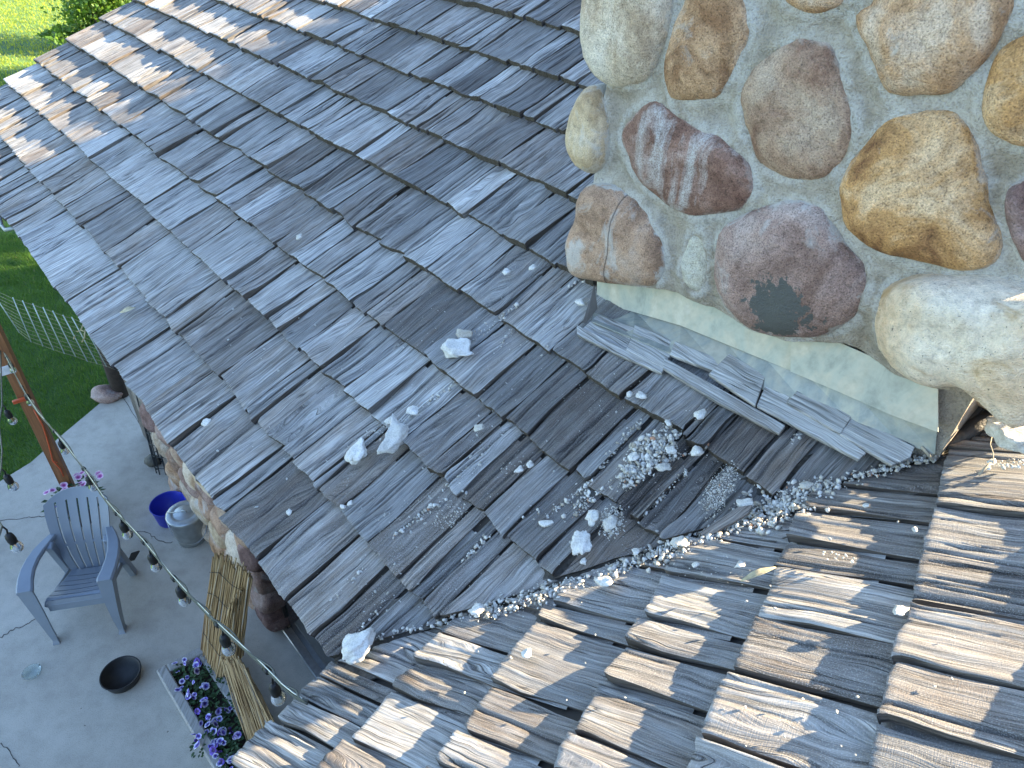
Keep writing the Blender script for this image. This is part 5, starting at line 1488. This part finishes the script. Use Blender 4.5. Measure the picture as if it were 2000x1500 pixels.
# ------------------------------------------------------------------ planter bed with pansies
MAT_GREYWOOD, nt, bs = new_mat("grey_planter_board")
ob = nt.nodes.new("ShaderNodeTexCoord").outputs['Generated']
f = noise_tex(nt, mapping(nt, ob, (60, 6, 30)), 1.0, 5, 0.6)
nt.links.new(ramp(nt, f, [(0.28, (0.12, 0.11, 0.10)), (0.45, (0.29, 0.285, 0.27)), (0.7, (0.40, 0.39, 0.375))]), bs.inputs['Base Color']); bs.inputs['Roughness'].default_value = .85
bump(nt, bs, f, .5, .004)
PZ = .15
k0, k1, k2 = gnd(304, 1308, PZ), gnd(398, 1258, PZ), gnd(452, 1560, PZ)
planter = empty("planter_box", np.array([k0[0], k0[1], 0]), 0, "weathered grey plank planter box full of pansies", "planter")
po = np.array([k0[0], k0[1], 0])
def board(a, c_, w, parent):
    d = c_ - a; d[2] = 0; L_ = np.linalg.norm(d); d /= L_; s = np.cross(UP, d)
    m = MB(); m.box((a + c_) / 2 * np.array([1, 1, 0]) + UP * (PZ / 2) - po, (L_, w, PZ), [d, s, UP], .008); return m.build("plank", MAT_GREYWOOD, parent)
bw = .07
in1 = (k2 - k0) / np.linalg.norm(k2 - k0); in2 = (k1 - k0) / np.linalg.norm(k1 - k0)
k3 = k1 + (k2 - k0) * 1.0
board(k0 + in2 * bw / 2 + in1 * 0.0, k2 + in2 * bw / 2, bw, planter)
board(k0 + in1 * bw / 2 + in2 * (bw + .003), k1 + in1 * bw / 2, bw, planter)
board(k2 + in2 * (bw + .003) - in1 * bw / 2, k3 - in1 * bw / 2, bw, planter)
board(k1 - in2 * bw / 2 + in1 * (bw + .003), k3 - in2 * bw / 2 - in1 * (bw + .003), bw, planter)
MAT_SOIL = simple_mat("dark_soil", (0.022, 0.016, 0.012), 1, 0, .5, 50, 1)
nxs = 26; V = []
for j in range(nxs):
    for i in range(nxs):
        p = k0 + in2 * (bw + (np.linalg.norm(k1 - k0) - 2 * bw) * i / (nxs - 1)) + in1 * (bw + (np.linalg.norm(k2 - k0) - 2 * bw) * j / (nxs - 1))
        V.append(np.array([p[0], p[1], .105 + .012 * mnoise.noise(Vector(p * 14)) + .006 * mnoise.noise(Vector(p * 50))]) - po)
link("soil", make_mesh("soil", V, [(j * nxs + i, j * nxs + i + 1, (j + 1) * nxs + i + 1, (j + 1) * nxs + i) for j in range(nxs - 1) for i in range(nxs - 1)], [MAT_SOIL], smooth=True), planter)
MAT_PLEAF = simple_mat("pansy_leaf", (0.025, 0.07, 0.018), .6, 0, .5, 40)
def flower_mat(name, c_out, c_mid, c_in):
    m, nt, bs = new_mat(name)
    d = N(nt, "ShaderNodeAttribute", attribute_name='tone').outputs['Fac']
    nt.links.new(ramp(nt, d, [(0.0, c_in), (0.28, c_in), (0.45, c_mid), (0.8, c_out)]), bs.inputs['Base Color']); bs.inputs['Roughness'].default_value = .6
    return m
FM = [flower_mat("violet_white_petal", (.66, .66, .80), (.13, .10, .55), (.03, .01, .12)), flower_mat("deep_violet_petal", (.16, .10, .50), (.10, .04, .36), (.03, .01, .10)), flower_mat("lavender_petal", (.58, .56, .84), (.22, .18, .68), (.05, .02, .2))]
FPINK = flower_mat("pink_white_petal", (.72, .55, .66), (.52, .14, .42), (.30, .05, .22))
def flower_mesh(R_, seed, mat):
    r = random.Random(seed); V = []; Fc = []; tone = []
    for k in range(5):
        a = math.pi / 2 + 2 * math.pi * k / 5 + r.uniform(-.12, .12); w = .62 if k in (0,) else .5
        base = len(V); c_, s_ = math.cos(a), math.sin(a); zz = .08 * (k % 2) + r.uniform(-.05, .15)
        for rr_, ww, h in ((.05, .08, 0), (.45, w * .8, .06), (.8, w, .10 + zz), (1.0, w * .55, .04 + zz)):
            for q in (-1, 0, 1):
                V.append(((c_ * rr_ - s_ * ww * q) * R_, (s_ * rr_ + c_ * ww * q) * R_, (h + .05 * abs(q)) * R_)); tone.append(min(1, rr_ * .95 + .1 * abs(q)) * (.55 if k in ((0, 1), (0,), (), (0, 1), ())[seed % 5] and seed < 50 else 1.0))
        for j in range(3):
            for q in range(2): i = base + 3 * j + q; Fc.append((i, i + 1, i + 4, i + 3))
    return make_mesh("flower", V, Fc, [mat], attrs=dict(tone=tone))
fmesh = [flower_mesh(.024, k, FM[(0, 2, 0, 1, 0)[k % 5]]) for k in range(10)]
fpink = [flower_mesh(.030, 50 + k, FPINK) for k in range(4)]
def leaf_mesh(seed, n, R_, H_, ll, lw):
    r = random.Random(seed); V = []; Fc = []
    for _ in range(n):
        a, rad = r.uniform(0, 6.28), R_ * math.sqrt(r.random()); x, y = rad * math.cos(a), rad * math.sin(a); z = r.uniform(.0, H_) * (1.1 - rad / R_ * .5)
        d = np.array([math.cos(a + r.uniform(-1, 1)), math.sin(a + r.uniform(-1, 1)), r.uniform(-.2, .7)]); d /= np.linalg.norm(d); s = np.cross(UP, d); s /= np.linalg.norm(s) + 1e-9
        L_ = ll * r.uniform(.6, 1.2); W_ = lw * r.uniform(.7, 1.2); p = np.array([x, y, z]); b0 = len(V)
        V += [p, p + d * L_ * .5 + s * W_, p + d * L_ - UP * .15 * L_, p + d * L_ * .5 - s * W_]; Fc.append((b0, b0 + 1, b0 + 2, b0 + 3))
    return make_mesh("leaves", V, Fc, [MAT_PLEAF])
lmesh = [leaf_mesh(k, 60, .075, .07, .035, .010) for k in range(4)]
pr_ = random.Random(8)
PANSY = [(345,1300),(360,1296),(378,1303),(384,1290),(360,1332),(352,1345),(374,1335),(366,1356),(392,1340),(402,1347),(380,1357),(396,1372),(390,1385),(412,1400),(432,1385),(446,1392),(420,1410),(398,1412),(430,1420),(440,1432),(408,1428),(384,1438),(388,1452),(416,1448),(430,1452),(452,1430),(462,1440),(440,1462),(446,1474),(426,1462),(424,1470),(452,1482),(458,1500),(440,1490)]
clusters = [PANSY[i:i + 3] for i in range(0, len(PANSY), 3)]
place = ["at the planter's far corner", "beside the far plank", "left of the reed foot", "under the far plank's middle", "behind the left plank knot", "halfway along the left plank", "in the planter's middle", "spilling over the left plank", "right of the planter's middle", "near the reed screen base", "near the roof corner", "at the bottom edge of the picture"]
for k, cl in enumerate(clusters):
    c0 = np.mean([gnd(x, y, PZ + .03) for x, y in cl], 0); c0[2] = .105
    pl = empty("pansy_plant", c0, 0, "violet and white pansy plant " + place[k % len(place)], "pansy", "pansies in the planter box")
    link("leaves", lmesh[k % 4], pl)
    for x, y in cl:
        for q in range(2):
            f = gnd(x + pr_.gauss(0, 5), y + pr_.gauss(0, 5), PZ - .005 + .03 * pr_.random())
            o = link("flower", pr_.choice(fmesh), pl); o.location = Vector(f - c0); o.rotation_euler = (pr_.uniform(-.6, 1.1), pr_.uniform(-1.0, .7), pr_.uniform(0, 6)); s_ = pr_.uniform(.6, 1.25); o.scale = (s_,) * 3
uv_, uf_ = [], []
for k in range(9):
    c0 = k0 + in2 * (.30 + .06 * (k % 2)) + in1 * (.25 + .085 * k); c0[2] = .105
    me_ = lmesh[k % 4]; b0 = len(uv_)
    uv_ += [np.array(v.co) + c0 for v in me_.vertices]; uf_ += [tuple(i + b0 for i in p.vertices) for p in me_.polygons]
tag(link("undergrowth", make_mesh("undergrowth", uv_, uf_, [MAT_PLEAF])), "low green leaves without flowers beside the reed screen", "undergrowth", kind='stuff')
# petunia pot behind the chair
fp = gnd(150, 985) + np.array([.16, -.16, 0])
pet = empty("petunia_pot", fp, 0, "round pot of pink and white petunias at the foot of the wooden post", "flower pot")
b = MB(); b.lathe([(.001, .0), (.10, .0), (.14, .22), (.15, .225), (.14, .23), (.13, .21), (.001, .20)], 24); b.build("pot", simple_mat("terracotta_pot", (.10, .09, .09), .7), pet)
for k in range(3): o = link("leaves", lmesh[k], pet); o.location = (.06 * math.cos(2 * k), .06 * math.sin(2 * k), .21); o.scale = (2.0, 2.0, 2.2)
for x, y in ((92,962),(102,958),(125,948),(126,956),(110,972),(112,978),(160,924),(153,932),(157,944),(163,946),(172,930),(193,926),(196,930),(150,928),(120,985),(104,990)):
    f = gnd(x, y, .36); o = link("flower", random.choice(fpink) if (x, y) not in ((110,972),(112,978),(104,990)) else fmesh[3], pet); o.location = Vector(f - fp); o.rotation_euler = (random.uniform(-.2, .6), random.uniform(-.5, .3), random.uniform(0, 6)); o.scale = (1.05,) * 3

# ------------------------------------------------------------------ reed screen
MAT_REED, nt, bs = new_mat("dry_reed")
tn = N(nt, "ShaderNodeAttribute", attribute_name='tone').outputs['Fac']
nt.links.new(ramp(nt, tn, [(0.0, (0.16, 0.095, 0.04)), (0.35, (0.34, 0.22, 0.10)), (0.7, (0.45, 0.33, 0.18)), (1.0, (0.42, 0.37, 0.30))]), bs.inputs['Base Color']); bs.inputs['Roughness'].default_value = .6
def reed_sheet(name, top, bot, n, parent, org, seed, rag=.06, split=None):
    """side by side canes between a top and a bottom line of world points"""
    r = np.random.default_rng(seed); m = MB(); TN = []
    top, bot = np.array(top), np.array(bot)
    def at(L_, t):
        d = t * (len(L_) - 1); i = min(int(d), len(L_) - 2); return L_[i] * (1 - (d - i)) + L_[i + 1] * (d - i)
    for k in range(n):
        t = (k + .5) / n; a, c_ = at(top, t), at(bot, t); d = a - c_; L_ = np.linalg.norm(d)
        a = a + d / L_ * r.normal(0, rag); j1, j2 = r.normal(0, .006, 3), r.normal(0, .006, 3)
        mid = (a + c_) / 2 + r.normal(0, .008, 3)
        nb = len(m.V); m.tube([c_ + j1, mid, a + j2], r.uniform(.0032, .0052), 5, cap=False); TN += [np.clip(r.normal(.5, .25), 0, 1)] * (len(m.V) - nb)
    me = make_mesh(name, np.array(m.V) - org, m.F, [MAT_REED], smooth=True, attrs=dict(tone=TN)); return link(name, me, parent)
r0 = gnd(400, 1278); reed = empty("reed_screen", r0, 0, "dry reed fencing propped between the planter and the stone wall", "reed screen")
tag(reed_sheet("cane_sheet", [gnd(416, 1088, 1.25), gnd(436, 1084, 1.27), gnd(466, 1106, 1.22), gnd(492, 1128, 1.15)], [gnd(394, 1272, .12), gnd(408, 1300, .12), gnd(426, 1328, .12), gnd(462, 1300, .30)], 120, reed, r0, 5, .02), kind='stuff')
tag(reed_sheet("cane_sheet", [gnd(446, 1190, .95), gnd(462, 1168, 1.0), gnd(476, 1148, 1.05), gnd(486, 1132, 1.12)], [gnd(430, 1262, .42), gnd(446, 1288, .38), gnd(460, 1296, .36), gnd(474, 1278, .40)], 70, reed, r0, 6, .05), kind='stuff')
tag(reed_sheet("cane_sheet", [gnd(434, 1285, .55), gnd(452, 1292, .62), gnd(466, 1288, .66), gnd(484, 1312, .62)], [gnd(486, 1452, .10), gnd(502, 1442, .25), gnd(516, 1420, .35), gnd(532, 1408, .40)], 110, reed, r0, 7, .03), kind='stuff')
for k, f in enumerate((.15, .35, .55, .78)):
    b = MB(); tp = [gnd(416, 1088, 1.26), gnd(436, 1084, 1.28), gnd(462, 1108, 1.23), gnd(484, 1128, 1.16)]; bt = [gnd(396, 1272, .13), gnd(408, 1300, .13), gnd(424, 1326, .13), gnd(452, 1300, .31)]
    b.tube([q * (1 - f) + w_ * f - r0 + np.array([-.008, -.004, .01]) for q, w_ in zip(tp, bt)], .0022, 5); b.build("tie_wire", MAT_BLACK, reed)
b = MB(); q0, q1 = gnd(492, 1345, .35), gnd(528, 1420, .42); b.box((q0 + q1) / 2, (np.linalg.norm(q1 - q0), .03, .02), basis(UP, q1 - q0), .004); o = b.build("batten", MAT_GREYWOOD); tag(o, "thin grey wooden batten lying beside the reed screen", "batten")

# ------------------------------------------------------------------ trees
MAT_TLEAF, nt, bs = new_mat("tree_leaf")
oi = N(nt, "ShaderNodeAttribute", attribute_name='tone').outputs['Fac']
nt.links.new(ramp(nt, oi, [(0.0, (0.035, 0.09, 0.012)), (0.5, (0.07, 0.15, 0.018)), (1.0, (0.13, 0.22, 0.03))]), bs.inputs['Base Color']); bs.inputs['Roughness'].default_value = .5
bs.inputs['Transmission Weight'].default_value = 0
tr = nt.nodes.new("ShaderNodeBsdfTranslucent"); ms = nt.nodes.new("ShaderNodeMixShader"); ms.inputs[0].default_value = .35
tr.inputs[0].default_value = (.22, .36, .04, 1)
outn = nt.nodes["Material Output"]; nt.links.new(bs.outputs[0], ms.inputs[1]); nt.links.new(tr.outputs[0], ms.inputs[2]); nt.links.new(ms.outputs[0], outn.inputs[0])
MAT_BARK = simple_mat("tree_bark", (0.06, 0.045, 0.035), .95, 0, .35, 14, .8)
def tree(name, base, height, clumps, nleaf, lsize, label, group=None, seed=1, trunk_r=.15, limbs=True):
    """clumps: list of (centre, radii) in metres from the base"""
    r = np.random.default_rng(seed); root = empty(name, base, 0, label, "tree", group)
    m = MB()
    lean = r.normal(0, .15, 2)
    tp = [np.array([lean[0] * t, lean[1] * t, height * t * .8]) + np.array([*r.normal(0, .05, 2), 0]) * (t > 0) for t in np.linspace(0, 1, 6)]
    m.tube(tp, [trunk_r * (1.15 - t * .85) for t in np.linspace(0, 1, 6)], 10)
    for c_, rad in clumps:
        c_ = np.asarray(c_, float); q = tp[min(5, max(1, int(c_[2] / height * 5)))]
        m.tube([q * .98, (q + c_) / 2 + np.array([0, 0, -.1]) + r.normal(0, .08, 3), c_], [trunk_r * .35, trunk_r * .22, trunk_r * .08], 6)
    m.build("trunk", MAT_BARK, root)
    V = []; tone = []
    wts = np.array([np.prod(rad) ** (2 / 3) for _, rad in clumps]); wts /= wts.sum()
    for (c_, rad), w in zip(clumps, wts):
        n = int(nleaf * w); sub = max(4, n // 55)
        cs = r.standard_normal((sub, 3)); cs /= np.linalg.norm(cs, axis=1)[:, None]; cs *= (r.random(sub) ** .45)[:, None]
        k = r.integers(0, sub, n); p = cs[k] + r.normal(0, .17, (n, 3)); p = np.asarray(c_) + p * np.asarray(rad)
        d = r.standard_normal((n, 3)); d[:, 2] -= .4; d /= np.linalg.norm(d, axis=1)[:, None]; u = np.cross(d, r.standard_normal((n, 3))); u /= np.linalg.norm(u, axis=1)[:, None]
        L_ = lsize * r.uniform(.6, 1.3, n)[:, None]; W_ = L_ * .32
        V.append(np.stack([p, p + d * L_ * .5 + u * W_, p + d * L_, p + d * L_ * .5 - u * W_], 1).reshape(-1, 3))
        tn_ = np.clip(r.normal(.5, .22, sub)[k] + r.normal(0, .12, n), 0, 1); tone.append(np.repeat(tn_, 4))
    V = np.concatenate(V); n = len(V) // 4
    T = (np.arange(n)[:, None] * 4 + np.array([[0, 1, 2, 3]]))
    link("crown", fast_mesh("crown", V, T, [MAT_TLEAF], dict(tone=np.concatenate(tone))), root)
    return root
tb_ = gnd(206, 92)
nt_ = CAM - tb_; nt_[2] = 0; nt_ /= np.linalg.norm(nt_)
cl_ = [(on_plane(x, y, tb_, nt_) - tb_, rad) for x, y, rad in ((205, 5, (1.1, 1.1, .8)), (180, 0, (.8, .8, .6)), (215, 48, (.9, .9, .55)), (178, 40, (.7, .8, .45)), (125, 62, (.75, .7, .28)), (100, 66, (.4, .4, .16)), (150, 74, (.6, .6, .25)), (225, -50, (1.6, 1.5, 1.2)), (178, -40, (1.0, 1.0, .6)))]
tree("small_tree", tb_, 3.6, cl_, 11000, .12, "bright green bushy tree on the lawn behind the roof corner", "trees round the lawn", 3, .08)
def at_sun(yv, h, xv):
    """a point seen from the sun at (yv, h), xv metres towards it"""
    ca, sa = math.cos(SUN_AZ), math.sin(SUN_AZ)
    return np.array([xv * ca - yv * sa, xv * sa + yv * ca, h + xv * math.tan(SUN_EL)])
tc_ = at_sun(3.22, 3.72, 10.0)  # crown of an unseen tree, added to block the sun from the main slope
tbase = np.array([tc_[0], tc_[1], 0])
tree("roof_shade_tree", tbase, tc_[2] + 1.6, [((0, 0, tc_[2]), (1.3, 1.5, 1.5)), ((-.2, .5, tc_[2] - .6), (1.2, 1.15, 1.1)), ((.2, -.6, tc_[2] - .7), (1.2, 1.2, 1.1)), ((0, .1, tc_[2] + 1.0), (1.1, 1.1, 1.0)), ((.2, .75, tc_[2] + .3), (1.0, .9, 1.0))], 16000, .3, "unseen tall leafy tree added beyond the house ridge to shade the roof", "trees round the lawn", 9, .25)
for k, (yv, h, xv, R_) in enumerate(((18.8, 4.9, 5.0, 2.2), (11.6, 3.2, 8.0, 2.3))):  # unseen trees added only to throw shade on the lawn
    c_ = at_sun(yv, h, xv); bs_ = np.array([c_[0], c_[1], 0])
    tree("lawn_shade_tree", bs_, c_[2] + 1, [((0, 0, c_[2]), (R_, R_, R_ * .8)), ((R_ * .6, -.4, c_[2] - 1), (R_ * .7,) * 3), ((-R_ * .6, .5, c_[2] - .8), (R_ * .7,) * 3)], 3600, .3, ["unseen spreading tree added to shade the lawn behind the house", "unseen round tree added to shade the lawn nearer the house"][k], "trees round the lawn", 20 + k, .2)
